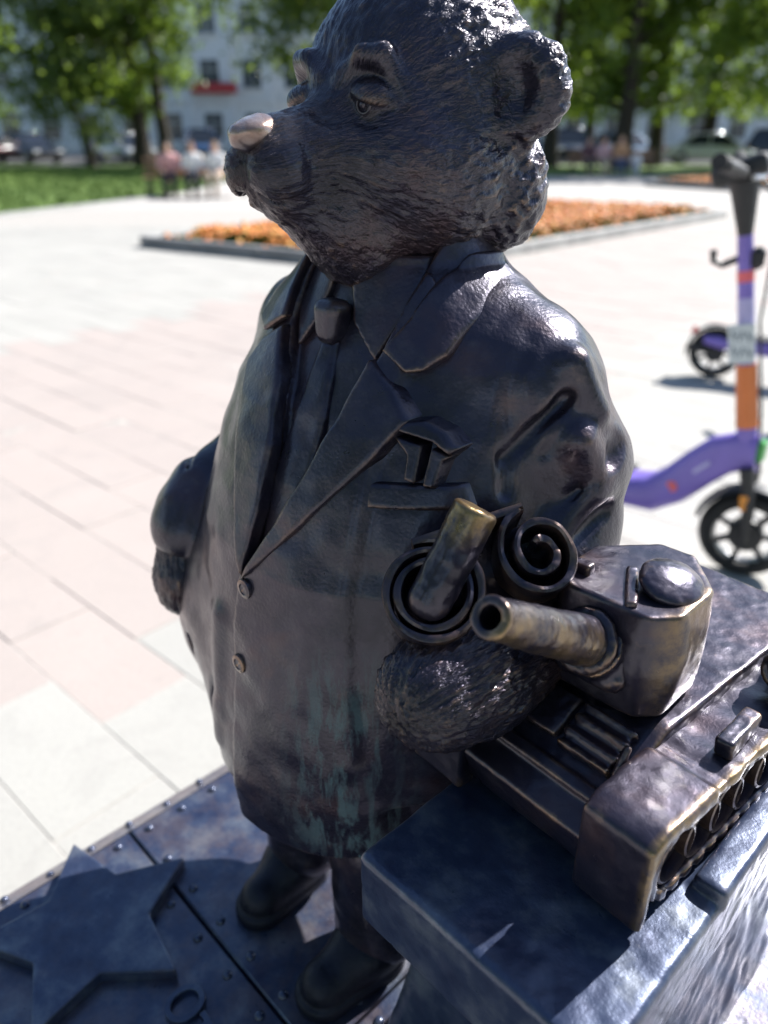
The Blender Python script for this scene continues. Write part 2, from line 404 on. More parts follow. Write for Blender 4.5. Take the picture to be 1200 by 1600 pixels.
# ---------------------------------------------------------------- distance field -> mesh (surface nets)
def nets(F, lo, h):
    s = F < 0
    c = [s[i:s.shape[0] - 1 + i, j:s.shape[1] - 1 + j, k:s.shape[2] - 1 + k] for i in (0, 1) for j in (0, 1) for k in (0, 1)]
    n = sum(x.astype(np.int8) for x in c); act = (n > 0) & (n < 8)
    idx = np.full(act.shape, -1, np.int64); ii = np.argwhere(act); idx[act] = np.arange(len(ii))
    off = [(i, j, k) for i in (0, 1) for j in (0, 1) for k in (0, 1)]
    val = np.stack([F[ii[:, 0] + a, ii[:, 1] + b, ii[:, 2] + d] for a, b, d in off], 1)
    acc = np.zeros((len(ii), 3)); cnt = np.zeros(len(ii))
    for p in range(8):
        for q in range(p + 1, 8):
            da = np.abs(np.array(off[p]) - np.array(off[q]))
            if da.sum() != 1: continue
            a, b = val[:, p], val[:, q]; m = (a < 0) != (b < 0)
            t = np.where(m, a / np.where(m, a - b, 1), 0)
            pos = np.array(off[p]) + t[:, None] * (np.array(off[q]) - np.array(off[p]))
            acc += pos * m[:, None]; cnt += m
    V = (ii + acc / cnt[:, None]) * h + np.array(lo)
    quads = []
    for ax in range(3):
        a, b = [(1, 2), (2, 0), (0, 1)][ax]
        sl0 = [slice(None)] * 3; sl1 = [slice(None)] * 3
        sl0[ax] = slice(0, -1); sl1[ax] = slice(1, None)
        e0 = s[tuple(sl0)]; e1 = s[tuple(sl1)]
        w = np.argwhere(e0 != e1)
        w = w[(w[:, a] > 0) & (w[:, b] > 0) & (w[:, a] < idx.shape[a]) & (w[:, b] < idx.shape[b])]
        flip = e0[w[:, 0], w[:, 1], w[:, 2]]
        def at(da, db):
            g = w.copy(); g[:, a] += da; g[:, b] += db; return idx[g[:, 0], g[:, 1], g[:, 2]]
        q = np.stack([at(-1, -1), at(0, -1), at(0, 0), at(-1, 0)], 1)
        q[~flip] = q[~flip][:, ::-1]
        quads.append(q)
    return V, np.concatenate(quads)
def sculpt(name, fn, lo, hi, h, mat, parent, post=None, attrs=None, relax=0):
    K = 6
    nb = [int(math.ceil((hi[i] - lo[i]) / (h * K))) for i in range(3)]
    cen = [lo[i] + (np.arange(nb[i]) + .5) * K * h - .5 * h for i in range(3)]
    C = [g.astype(np.float32) for g in np.meshgrid(*cen, indexing='ij')]
    Fc = fn(C)
    F = np.repeat(np.repeat(np.repeat(np.sign(Fc), K, 0), K, 1), K, 2).astype(np.float32)
    blk = np.argwhere(np.abs(Fc) < K * h * 1.55 + .002)
    o3 = np.stack(np.meshgrid(*[np.arange(K)] * 3, indexing='ij'), -1).reshape(-1, 3)
    ix = (blk[:, None, :] * K + o3[None]).reshape(-1, 3)
    Pf = [(lo[i] + ix[:, i] * h).astype(np.float32) for i in range(3)]
    F[ix[:, 0], ix[:, 1], ix[:, 2]] = fn(Pf)
    F = np.pad(F, 1, constant_values=1.0)
    V, Q = nets(F, [lo[i] - h for i in range(3)], h)
    ok = (Q >= 0).all(1); Q = Q[ok]
    for _ in range(relax):
        acc = np.zeros_like(V); cnt = np.zeros(len(V))
        for a in range(4):
            b = (a + 1) % 4
            np.add.at(acc, Q[:, a], V[Q[:, b]]); np.add.at(cnt, Q[:, a], 1)
            np.add.at(acc, Q[:, b], V[Q[:, a]]); np.add.at(cnt, Q[:, b], 1)
        V = V * .5 + .5 * acc / np.maximum(cnt, 1)[:, None]
    N = np.zeros_like(V)
    fnm = np.cross(V[Q[:, 2]] - V[Q[:, 0]], V[Q[:, 3]] - V[Q[:, 1]])
    for a in range(4): np.add.at(N, Q[:, a], fnm)
    N /= np.linalg.norm(N, axis=1)[:, None] + 1e-12
    if post is not None: V = V + N * post(V, N)[:, None]
    me = bpy.data.meshes.new(name)
    me.vertices.add(len(V)); me.vertices.foreach_set('co', V.astype(np.float32).ravel())
    me.loops.add(Q.size); me.loops.foreach_set('vertex_index', Q.astype(np.int32).ravel())
    me.polygons.add(len(Q)); me.polygons.foreach_set('loop_start', np.arange(0, Q.size, 4, dtype=np.int32))
    me.polygons.foreach_set('use_smooth', np.ones(len(Q), bool))
    me.update(calc_edges=True); me.validate()
    for nm, f in (attrs or {}).items():
        a = f(V)
        if a.ndim == 2:
            A = me.attributes.new(nm, 'FLOAT_VECTOR', 'POINT'); A.data.foreach_set('vector', a.astype(np.float32).ravel())
        else:
            A = me.attributes.new(nm, 'FLOAT', 'POINT'); A.data.foreach_set('value', a.astype(np.float32).ravel())
    return link(name, me, mat, parent)
def flow_coords(a, b):
    """strokes run from point a towards point b"""
    a = np.array(a, float); ax = np.array(b, float) - a; ax /= np.linalg.norm(ax)
    u = np.cross(ax, [0, 0, 1.]); u /= np.linalg.norm(u); w = np.cross(ax, u)
    def f(V):
        d = V - a; s = d @ ax; p = np.stack([d @ u, d @ w], 1); r = np.linalg.norm(p, axis=1) + 1e-6
        k = .075
        return np.stack([p[:, 0] / r * k, p[:, 1] / r * k, np.sqrt(s * s + r * r)], 1)
    return f
# ---------------------------------------------------------------- the bronze bear
AXIS = (0, .63, 0); YAW = R(-46)
bear = tag(empty('bear_statue', (AXIS[0], AXIS[1], .55), YAW), 'dark bronze statue of a bear in suit and tie, right paw in its pocket', 'statue')
INV = Matrix.Translation((0, 0, -.55))
def on_bear(o):          # meshes are modelled with z measured from the pavement
    o.location = (0, 0, -.55); return o
zero = lambda V: np.zeros(len(V))
head_flow = flow_coords((0, -.125, 1.285), (0, .05, 1.32))
def fur_post(amp, scale):
    def f(V, N):
        q = f.flow(V)
        n = vnoise(q[:, 0] * scale, q[:, 1] * scale, q[:, 2] * scale * .45) + .5 * vnoise(q[:, 0] * scale * 2.1 + 7, q[:, 1] * scale * 2.1, q[:, 2] * scale * .9)
        lump = vnoise(V[:, 0] * 45, V[:, 1] * 45, V[:, 2] * 45)
        return n * f.mask(V) * amp + lump * .0012 * f.mask(V)
    return f
hp = fur_post(.0021, 300)
hp.flow = head_flow
hp.mask = lambda V: np.clip((V[:, 1] + .050) / .075, .40, 1) * np.where((np.abs(V[:, 0]) > .078) & (V[:, 1] < .045) & (V[:, 2] > 1.30), .35, 1) * np.clip(np.hypot(np.abs(V[:, 0]) - .038, np.hypot(V[:, 1] + .04, V[:, 2] - 1.322)) / .03 - .4, .05, 1)
head_o = on_bear(sculpt('head', head, (-.15, -.16, 1.19), (.15, .16, 1.43), .0017, M['fur'], bear, hp, {'flow': head_flow, 'polish': lambda V: np.clip(1 - np.sqrt((V[:, 0] / 1.1) ** 2 + (V[:, 1] + .112) ** 2 + ((V[:, 2] - 1.306) * 1.3) ** 2) / .030, 0, 1) ** 1.2 * .8}))
def nose_field(P):
    d = smax(ball(P, (0, -.118, 1.3015), (.0150, .0160, .0125)), P[2] - 1.3095 - .25 * (P[1] + .118), .005)
    d = smin(d, ball(P, (0, -.108, 1.302), (.011, .018, .010)), .006)
    S = [np.abs(P[0]), P[1], P[2]]
    return smax(d, -ball(S, (.0125, -.133, 1.298), (.0042, .006, .0035)), .003)
nose_o = sculpt('nose', nose_field, (-.025, -.145, 1.285), (.025, -.085, 1.325), .001, M['nose'], head_o,
                lambda V, N: vnoise(V[:, 0] * 160, V[:, 1] * 160, V[:, 2] * 160) * .0005,
                {'polish': lambda V: np.clip((-.096 - V[:, 1]) / .016, 0, 1) * np.clip((V[:, 2] - 1.292) / .014, 0, 1)})  # polish limited to the top, painting in the light that falls there
for sx in (-1, 1):      # carved iris and pupil
    m = MB(); c = Vector((sx * EYE[0], EYE[1], EYE[2] - .001))
    d = Vector((sx * .22, -1, .02)).normalized(); q = d.to_track_quat('Z', 'Y').to_matrix()
    ring = [c + q @ Vector((.0052 * math.cos(a), .0052 * math.sin(a), .0106)) for a in [2 * math.pi * k / 20 for k in range(20)]]
    m.tube(ring, .0008, 6, closed=True)
    m.lathe([(.0001, 0), (.0020, .0004), (.0022, .001), (.0001, .0016)], n=12)
    for vv in list(m.bm.verts)[-48:]: vv.co = c + q @ (vv.co + Vector((0, 0, .0112)))
    m.build('eye', M['eye'], head_o, sm=True)
# jacket ---------------------------------------------------------------
def stain(V):
    a = np.exp(-((V[:, 0] - .098) / .034) ** 2) * np.clip((.965 - V[:, 2]) / .07, 0, 1) * (V[:, 1] < 0)
    return a
cloth_post = lambda V, N: vnoise(V[:, 0] * 55, V[:, 1] * 55, V[:, 2] * 55) * .0011 + vnoise(V[:, 0] * 17, V[:, 1] * 17, V[:, 2] * 17) * .0022
jk = on_bear(sculpt('jacket', jacket, (-.26, -.20, .74), (.26, .20, 1.235), .0023, M['cloth'], bear, cloth_post, {'stain': stain}))
def piece(name, fn, lo, hi, h=.0016, parent=jk, mat='cloth', post=None):
    return sculpt(name, fn, lo, hi, h, M[mat], parent, post, relax=1)
lp = lambda V, N: vnoise(V[:, 0] * 60, V[:, 1] * 60, V[:, 2] * 60) * .0010
piece('lapel', lambda P: layer(P, LAPEL_L, .0085 + .003 * np.clip((P[2] - 1.0) / .1, -1, 1)), (-.02, -.19, .96), (.12, .02, 1.18), post=lp)
piece('lapel', lambda P: layer(P, LAPEL_R, .0085), (-.10, -.19, .96), (.02, .02, 1.18), post=lp)
piece('collar', lambda P: layer(P, COLLAR_L, .0085), (.04, -.10, 1.13), (.13, .08, 1.24), post=lp)
piece('collar', lambda P: layer(P, COLLAR_R, .0085), (-.13, -.10, 1.13), (-.03, .08, 1.24), post=lp)
piece('breast_pocket', lambda P: layer(P, [(.084, 1.080), (.143, 1.084), (.151, 1.067), (.092, 1.063)], .0045), (.07, -.13, 1.05), (.17, 0, 1.10))
hk = piece('handkerchief', lambda P: layer(P, [(.095, 1.117), (.101, 1.123), (.113, 1.125), (.127, 1.119), (.138, 1.109), (.135, 1.104), (.123, 1.112), (.108, 1.115)], .0100, k=.003), (.08, -.12, 1.07), (.16, 0, 1.14), .0011)
piece('fold', lambda P: layer(P, [(.096, 1.113), (.116, 1.109), (.119, 1.084), (.112, 1.086), (.109, 1.102)], .0075, k=.002), (.08, -.12, 1.07), (.16, 0, 1.14), .0011, parent=hk)
piece('fold', lambda P: layer(P, [(.122, 1.108), (.134, 1.103), (.131, 1.099), (.131, 1.082), (.124, 1.083)], .0075, k=.002), (.08, -.12, 1.07), (.16, 0, 1.14), .0011, parent=hk)
for x, z in ((.006, .980), (.004, .912)):
    P1 = [np.array([x]), np.linspace(-.25, 0, 2000), np.array([z])]
    y = P1[1][np.argmax(torso([x, P1[1], np.full(2000, z)]) < .0045)]
    m = MB(); m.lathe([(.0001, -.004), (.0075, -.004), (.0086, -.001), (.0080, .0015), (.0050, .0022), (.0042, .0014), (.0001, .0012)], (0, 0, 0), 'Y', 20)
    for vv in m.bm.verts: vv.co = Vector((vv.co.x, -vv.co.y, vv.co.z)) + Vector((x, y - .002, z))
    m.build('button', M['cloth'], jk, sm=True)
# shirt and tie ---------------------------------------------------------
deep = lambda P: torso(P) + .0105
tie = on_bear(sculpt('tie', lambda P: layer(P, [(-.004, 1.160), (.012, 1.160), (.030, 1.110), (.034, 1.070), (.018, 1.020), (.004, .995), (-.004, 1.05), (-.004, 1.10)], .0055, deep(P), .005), (-.02, -.17, .98), (.06, 0, 1.18), .0016, M['cloth'], bear, lp, relax=1))
piece('knot', lambda P: smax(rbox([P[0] / (.75 + .4 * np.clip((P[2] - 1.152) / .04, 0, 1)), P[1], P[2]], (.002, -.056, 1.173), (.0135, .012, .0170), .009) * .9, -P[1] - .072, .004), (-.03, -.08, 1.14), (.03, -.03, 1.21), parent=tie)
sh = on_bear(sculpt('shirt_collar', lambda P: layer(P, [(.010, 1.200), (.022, 1.175), (.052, 1.152), (.063, 1.19), (.058, 1.222), (.02, 1.222)], .006, deep(P), .003), (-.02, -.11, 1.14), (.08, .02, 1.235), .0016, M['cloth'], bear, relax=1))
on_bear(sculpt('shirt_collar', lambda P: layer(P, [(-.012, 1.200), (-.016, 1.175), (-.030, 1.150), (-.052, 1.18), (-.056, 1.222), (-.02, 1.222)], .006, deep(P), .003), (-.08, -.11, 1.14), (.02, .02, 1.235), .0016, M['cloth'], bear, relax=1))
# paws, trousers, shoes -----------------------------------------------
fl = flow_coords((.186, -.20, .965), (.186, 0, .965)); pp = fur_post(.0016, 280); pp.flow = fl; pp.mask = lambda V: np.ones(len(V))
on_bear(sculpt('paw', pawL, (.12, -.19, .90), (.25, .02, 1.03), .0017, M['fur'], bear, pp, {'flow': fl}))
fr = flow_coords((-.165, -.13, .80), (-.175, -.11, .96)); pq = fur_post(.0012, 260); pq.flow = fr; pq.mask = lambda V: np.ones(len(V))
on_bear(sculpt('paw', pawR, (-.23, -.17, .84), (-.12, -.05, .99), .002, M['fur'], bear, pq, {'flow': fr}))
on_bear(sculpt('trousers', trousers, (-.15, -.16, .57), (.15, .06, .84), .0028, M['cloth'], bear, cloth_post))
on_bear(sculpt('shoe', lambda P: shoe(P, .084, -.112, -.1), (.01, -.23, .54), (.15, -.02, .64), .0022, M['shoe'], bear, relax=1))
on_bear(sculpt('shoe', lambda P: shoe(P, -.044, -.100, .12), (-.12, -.22, .54), (.04, -.02, .64), .0022, M['shoe'], bear, relax=1))
# ---------------------------------------------------------------- stand, tank, scroll (all in the bear's frame)
def frame(name, x, y, z, rz=0.0):
    c, s = math.cos(YAW), math.sin(YAW)
    return empty(name, (AXIS[0] + c * x - s * y, AXIS[1] + s * x + c * y, z), YAW + rz)
rough_post = lambda a, f: (lambda V, N: vnoise(V[:, 0] * f, V[:, 1] * f, V[:, 2] * f) * a + .5 * a * vnoise(V[:, 0] * f * 2.7, V[:, 1] * f * 2.7, V[:, 2] * f * 2.7))
stand = tag(frame('display_stand', .275, .03, .55), 'bronze block table on a tapered column carrying the tank, beside the bear', 'stand')
def top_field(P):
    d = rbox(P, (0, -.005, .2875), (.093, .225, .0325), .005)
    d = smin(d, rbox(P, (.084, .065, .3225), (.011, .16, .0085), .004), .004)
    return d
sculpt('table_top', top_field, (-.11, -.25, .24), (.11, .25, .345), .0022, M['plate'], stand, rough_post(.0005, 60))
def col_field(P):
    k = (P[2] - 0) / .26
    d = rbox([P[0] / (1.15 - .35 * k), P[1] / (1.15 - .35 * k), P[2]], (-.02, .0, .12), (.095, .15, .15), .008) * .8
    return smax(d, P[2] - .258, .003)
sculpt('column', col_field, (-.16, -.2, -.005), (.12, .2, .27), .0045, M['plate'], stand, rough_post(.0012, 50))
tank = tag(frame('toy_tank', .255, .022, .875, R(-4)), 'small bronze tank with short thick gun standing on the block table', 'tank')
GL = math.atan2(.055, .075)
def hull_field(P):
    d = rbox(P, (0, .01, .043), (.054, .15, .036), .002)
    n = (0, -math.sin(GL), math.cos(GL))     # sloping front plate
    d = smax(d, (P[1] + .055) * -math.sin(R(27)) + (P[2] - .079) * math.cos(R(27)), .003)
    d = smax(d, -(P[1] + .132) * .95 - (P[2] - .040) * .3 - .006, .003)
    # framed edge of the front plate
    q = -(P[1] + .055) * math.cos(R(27)) - (P[2] - .079) * math.sin(R(27)); up = (P[1] + .055) * -math.sin(R(27)) + (P[2] - .079) * math.cos(R(27))
    rim = np.maximum(np.abs(up - .0015) - .0028, np.maximum(np.abs(q - .066) - .004, np.abs(P[0]) - .052))
    d = smin(d, rim - .001, .003)
    return d
hull = sculpt('hull', hull_field, (-.07, -.16, -.005), (.07, .175, .095), .0018, M['cast'], tank, rough_post(.0005, 70))
for sx in (-1, 1):
    def guard_field(P, sx=sx):
        x = P[0] * sx
        d = rbox([x, P[1], P[2]], (.074, .03, .0665), (.024, .135, .0035), .0015)
        # mudguard: a fat rounded hood over the front of the track
        a = rbox([x, P[1], P[2]], (.074, -.106, .037), (.0245, .034, .0365), .003)
        a = smax(a, -(P[1] + .106) * .42 + (P[2] - .074) * .9 - .009, .004)
        inner = rbox([x, P[1], P[2]], (.080, -.094, .026), (.030, .039, .038), .014)
        a = smax(a, -inner, .003)
        d = smin(d, a, .006)
        return d + .0009 * np.sin(P[1] * 170) * (P[1] > -.06)
    sculpt('fender', guard_field, ((.045 if sx > 0 else -.105), -.18, .0), ((.105 if sx > 0 else -.045), .18, .10), .0014, M['cast'], tank, rough_post(.0004, 60), {'worn_lit': lambda V: np.clip((np.abs(V[:, 0]) - .092) / .005, 0, 1) * .9})
    def track_field(P, sx=sx):
        x = P[0] * sx
        q = np.clip(P[1], -.098, .145)
        r = np.sqrt((P[1] - q) ** 2 + (P[2] - .031) ** 2)
        d = np.maximum(np.abs(r - .0265) - .0042, np.abs(x - .074) - .021)
        d = d + .0012 * np.maximum(0, np.sin(P[1] * 420)) * (np.abs(P[2] - .031) > .012)
        return d
    tr = sculpt('track', track_field, ((.048 if sx > 0 else -.1), -.15, -.002), ((.1 if sx > 0 else -.048), .18, .066), .0018, M['cast'], tank)
    for i in range(9):
        m = MB(); y = -.096 + i * .0300; w = sx * .089
        m.lathe([(.0001, -.008), (.0205, -.008), (.0215, -.002), (.0210, .0035), (.0190, .004), (.0180, -.004), (.0060, -.005), (.0050, -.002), (.0001, -.001)], (0, 0, 0), 'X', 22)
        for vv in m.bm.verts: vv.co = Vector((w + (vv.co.x if sx > 0 else -vv.co.x), y + vv.co.y, .031 + vv.co.z))
        m.build('road_wheel', M['castdark'], tr, sm=True)
def pebble(name, fn, lo, hi, h=.0013, par=None, a=.0006, attrs=None): return sculpt(name, fn, lo, hi, h, M['cast'], par or tank, rough_post(a, 110), attrs)
def rx(a): c, s = math.cos(a), math.sin(a); return [[1, 0, 0], [0, c, -s], [0, s, c]]
g = R(-38)
def spare(P):
    d = rbox(P, (.022, -.086, .066), (.020, .016, .005), .002, rx(R(27)))
    q = (P[1] + .086) * math.cos(R(27)) + (P[2] - .066) * math.sin(R(27))
    return d + .0017 * np.cos(q * 560)
pebble('spare_track_link', spare, (-.005, -.12, .03), (.05, -.05, .10))
pebble('driver_hatch', lambda P: rbox(P, (-.020, -.084, .067), (.018, .017, .004), .003, rx(R(27))), (-.05, -.12, .03), (.01, -.04, .10))
pebble('tow_hook', lambda P: limb(P, (.046, -.098, .062), (.046, -.090, .078), .0035, .0028), (.035, -.11, .045), (.06, -.075, .09), .001)
pebble('headlight', lambda P: smin(ball(P, (-.046, -.078, .082), .008), limb(P, (-.046, -.078, .078), (-.046, -.074, .064), .003, .003), .003), (-.06, -.095, .055), (-.03, -.06, .1), .001)
pebble('tool_box', lambda P: rbox(P, (.083, -.022, .0775), (.006, .022, .0065), .002, [[math.cos(.06), -math.sin(.06), 0], [math.sin(.06), math.cos(.06), 0], [0, 0, 1]]), (.06, -.06, .06), (.11, .02, .1))
pebble('tool_box', lambda P: rbox(P, (-.080, .02, .0790), (.009, .034, .008), .002), (-.11, -.03, .06), (-.05, .07, .1))
def drum(P):
    d = limb(P, (.080, .040, .090), (.078, .125, .090), .0165, .0165)
    d = smax(d, np.abs(P[1] - .083) - .042, .002)
    for y in (.055, .083, .111): d = smin(d, np.maximum(np.sqrt((P[0] - .079) ** 2 + (P[2] - .09) ** 2) - .0178, np.abs(P[1] - y) - .0015), .002)
    return smax(d, -np.maximum(np.sqrt((P[0] - .080) ** 2 + (P[2] - .09) ** 2) - .0125, np.abs(P[1] - .040) - .003), .002)
pebble('fuel_drum', drum, (.055, .03, .065), (.105, .135, .115), .0016)
# turret with its gun raised
tur = empty('turret', (.002, -.040, .0)); tur.parent = tank; tur.rotation_euler = (0, 0, R(4))
def turret_field(P):
    k = np.clip((P[2] - .085) / .08, 0, 1)
    w = .90 + .13 * np.sin(k * 2.6 + .2)
    d = rbox([P[0] / w, P[1] / w, P[2]], (0, .016, .122), (.046, .050, .0395), .003) * .9
    c = R(40); x = np.abs(P[0])
    d = smax(d, (x - .046) * math.cos(c) + (P[1] - .026) * math.sin(c), .005)
    d = smax(d, (x - .044) * math.cos(c) - (P[1] + .016) * math.sin(c), .004)
    d = smin(d, limb(P, (0, .01, .070), (0, .01, .086), .036, .036), .005)
    return d
body = sculpt('turret_body', turret_field, (-.065, -.06, .060), (.065, .08, .18), .0014, M['cast'], tur, rough_post(.0004, 60), {'worn_lit': lambda V: np.clip((V[:, 0] - .030) / .012, 0, 1) * .55})
GE = math.atan2(.093, .145); G0 = np.array([-.003, -.004, .108]); GD = np.array([0, -math.cos(GE), math.sin(GE)]); GU = np.array([0, math.sin(GE), math.cos(GE)])
def gun_coords(P):
    d = [P[0] - G0[0], P[1] - G0[1], P[2] - G0[2]]
    return d[0], d[1] * GD[1] + d[2] * GD[2], d[1] * GU[1] + d[2] * GU[2]
def mantlet_field(P):
    x, s_, u = gun_coords(P); r = np.sqrt(x * x + u * u)
    d = rbox([x, s_, u], (0, .018, 0), (.026, .018, .026), .010)
    d = smin(d, np.maximum(r - .0225, np.abs(s_ - .036) - .008), .004)
    d = smin(d, np.sqrt(np.maximum(0, r - .018) ** 2 + (s_ - .050) ** 2) - .0038, .002)
    return d
pebble('mantlet', mantlet_field, (-.04, -.075, .075), (.04, .02, .175), .0016, tur, .0009)
def gun_field(P):
    x, s_, u = gun_coords(P); r = np.sqrt(x * x + u * u); t = np.clip((s_ - .05) / .122, 0, 1)
    d = smax(r - (.0170 - .0058 * t + .0010 * np.clip((t - .92) * 15, 0, 1)), np.abs(s_ - .106) - .066, .0015)
    return smax(d, -np.maximum(r - .0066, np.abs(s_ - .18) - .045), .0015)
gun = pebble('gun_barrel', gun_field, (-.025, -.165, .10), (.022, -.015, .225), .0012, tur, .0006, {'worn_lit': lambda V: np.clip((V[:, 0] + .004) / .012, 0, 1) * np.clip((.02 - (V[:, 2] - .108 + (V[:, 1] + .004) * .64)) / .02, 0, 1) * .75})
pebble('hatch', lambda P: smax(rball(P, (.022, .010, .1655), (.021, .024, .0085), [[math.cos(.3), 0, math.sin(.3)], [0, 1, 0], [-math.sin(.3), 0, math.cos(.3)]]), .160 - P[2], .002), (-.01, -.02, .15), (.05, .05, .19), .0013, tur)
pebble('lifting_lug', lambda P: rbox(P, (-.030, -.012, .163), (.007, .0045, .006), .002), (-.045, -.03, .15), (-.015, .01, .18), .0011, tur)
pebble('roof_rib', lambda P: rbox(P, (.004, -.008, .1615), (.004, .024, .0034), .002, [[math.cos(.5), -math.sin(.5), 0], [math.sin(.5), math.cos(.5), 0], [0, 0, 1]]), (-.03, -.05, .150), (.035, .04, .175), .0012, tur)
# scroll of drawings in the paw -----------------------------------------
scroll = tag(frame('paper_scroll', .186, -.09, 1.0), 'bronze scroll of rolled sheets with a stick through it, held upright in the left paw', 'scroll')
def scroll_pt(x, y, z): return Vector((x - .186, y + .09, z - 1.0))
A1 = scroll_pt(.170, -.122, 1.036); A2 = scroll_pt(.202, -.052, 1.048)
axis = Vector((.50, -.56, .66)).normalized()
e1 = (A2 - A1); e1 -= axis * e1.dot(axis); L12 = e1.length; e1.normalize(); e2 = axis.cross(e1)
path = []
for i in range(120):      # first roll, from inside out
    t = i / 119; a = -4.4 * math.pi * (1 - t) - math.pi * .5; r = .0190 + .0160 * t
    path.append((r * math.cos(-a), r * math.sin(-a) * 1.0))
path = [(-x, y) for x, y in path]
x0, y0 = path[-1]
p2 = []
for i in range(110):
    t = i / 109; a = math.pi * .5 + 4.1 * math.pi * t; r = .0275 - .0215 * t
    p2.append((L12 + r * math.cos(a), -r * math.sin(a) * 1.15))
if (p2[0][1] > 0) != (y0 > 0): p2 = [(x, -y) for x, y in p2]
path = path + [(x0 + (p2[0][0] - x0) * k, y0 + (p2[0][1] - y0) * k) for k in (.25, .5, .75)] + p2
m = MB(); rings = []
for i, (x, y) in enumerate(path):
    a = path[max(0, i - 1)]; b = path[min(len(path) - 1, i + 1)]
    d = Vector((b[0] - a[0], b[1] - a[1])); d.normalize(); nx, ny = -d.y, d.x; t = .0030 + .0004 * math.sin(i * .37)
    w = .0014 * math.sin(i * .31) + .0006 * math.sin(i * .83 + 1)
    base = A1 + e1 * x + e2 * y; nn = e1 * nx + e2 * ny
    top = base + axis * w
    rings.append([top + nn * t * .7, top + axis * .0008, top - nn * t * .7, top - nn * t - axis * .003, base - nn * t - axis * .052, base + nn * t - axis * .052, top + nn * t - axis * .003])
m.loft(rings)
sub = m.build('rolled_sheet', M['castdark'], scroll, sm=True)
def stick(P):
    a = (.170 - .186, -.122 + .09, .030); b = (.178 - .186, -.090 + .09, .088)
    d = limb(P, a, b, .0148, .0148)
    dn = np.array(b) - np.array(a); dn /= np.linalg.norm(dn)
    e = (P[0] - b[0]) * dn[0] + (P[1] - b[1]) * dn[1] + (P[2] - b[2]) * dn[2]
    return smax(d, e, .003)
sculpt('stick', stick, (-.05, -.06, .0), (.04, .05, .12), .0015, M['cast'], scroll, rough_post(.0007, 90), {'worn_lit': lambda V: np.clip((V[:, 2] - .068) / .012, 0, 1)})  # top end: wear tint that also paints in its sunlit brightness
# pedestal ---------------------------------------------------------------
ped = tag(frame('pedestal', 0, 0, 0), 'bronze-topped pedestal with riveted plates and a raised star, under the bear', 'pedestal')
m = MB(); m.box((.125, -.09, .26), (.79, .98, .50), bevel=.006); m.build('base', plain('dark_granite', (.045, .045, .05), .3, var=.4, scale=60), ped)
def deck_field(P):
    d = rbox(P, (.125, -.09, .535), (.325, .42, .015), .002)
    return d
XS = [(-.235, .12), (.12, .45)]; YS = [(-.51, -.20), (-.20, .06), (.06, .33)]
for (xa, xb) in XS:
    for (ya, yb) in YS:
        m = MB(); m.box(((xa + xb) / 2, (ya + yb) / 2, .5375), (xb - xa - .0025, yb - ya - .0025, .025), bevel=.002)
        pl = m.build('deck_plate', M['plate'], ped)
        rv = None
        spots = [(xa + .014, ya + .02 + k * (yb - ya - .04) / 5) for k in range(6)] + [(xb - .014, ya + .02 + k * (yb - ya - .04) / 5) for k in range(6)] + [(xa + .014 + k * (xb - xa - .028) / 6, y) for k in range(1, 6) for y in (ya + .014, yb - .014)]
        for (x, y) in spots:
            if rv is None:
                q = MB(); q.lathe([(.0052, -.001), (.0050, .001), (.0040, .0026), (.0020, .0036), (.0001, .0038)], n=10); rvm = q.mesh('rivet', M['plate'], True)
                rv = rvm
            o = link('rivet', rv, None, pl); o.location = (x, y, .550)
prof = lambda a, b, n: None
m = MB(); m.loft([[(-.235, -.51, .548), (-.275, -.58, .520), (-.275, -.58, .49), (-.235, -.51, .49)], [(-.235, .33, .548), (-.275, .40, .520), (-.275, .40, .49), (-.235, .33, .49)]]); bd = m.build('border', M['plate'], ped)
m = MB(); m.loft([[(.450, -.51, .548), (.522, -.58, .512), (.522, -.58, .49), (.45, -.51, .49)], [(.450, .33, .548), (.522, .40, .512), (.522, .40, .49), (.45, .33, .49)]]); m.build('border', M['plate'], ped)
m = MB(); m.loft([[(-.235, -.51, .548), (-.275, -.58, .520), (-.275, -.58, .49), (-.235, -.51, .49)], [(.45, -.51, .548), (.522, -.58, .512), (.522, -.58, .49), (.45, -.51, .49)]]); m.build('border', M['plate'], ped)
m = MB(); m.loft([[(-.235, .33, .548), (-.275, .40, .520), (-.275, .40, .49), (-.235, .33, .49)], [(.45, .33, .548), (.522, .40, .512), (.522, .40, .49), (.45, .33, .49)]]); m.build('border', M['plate'], ped)
for k in range(17):
    o = link('rivet', rv, None, bd); o.location = (-.255 + random.uniform(-.004, .004), -.49 + k * .05, .534); o.rotation_euler = (0, R(-35), 0)
star = []
for k in range(10):
    a = R(20) + k * math.pi / 5; r = .114 if k % 2 == 0 else .060
    star.append((-.140 + r * math.cos(a), -.290 + r * math.sin(a)))
m = MB(); m.prism(star, .5495, .5650); m.build('star', M['plate'], ped, bevel=.0025)
cu = bpy.data.curves.new('lettering', 'FONT'); cu.body = 'От'; cu.size = .050; cu.extrude = .003; cu.bevel_depth = .0008
to = bpy.data.objects.new('lettering', cu); COL.link(to)
dg = bpy.context.evaluated_depsgraph_get(); me = bpy.data.meshes.new_from_object(to.evaluated_get(dg)); bpy.data.objects.remove(to)
me.materials.clear(); me.materials.append(M['plate']); lo_ = link('lettering', me, None, ped); lo_.location = (-.024, -.278, .5525)
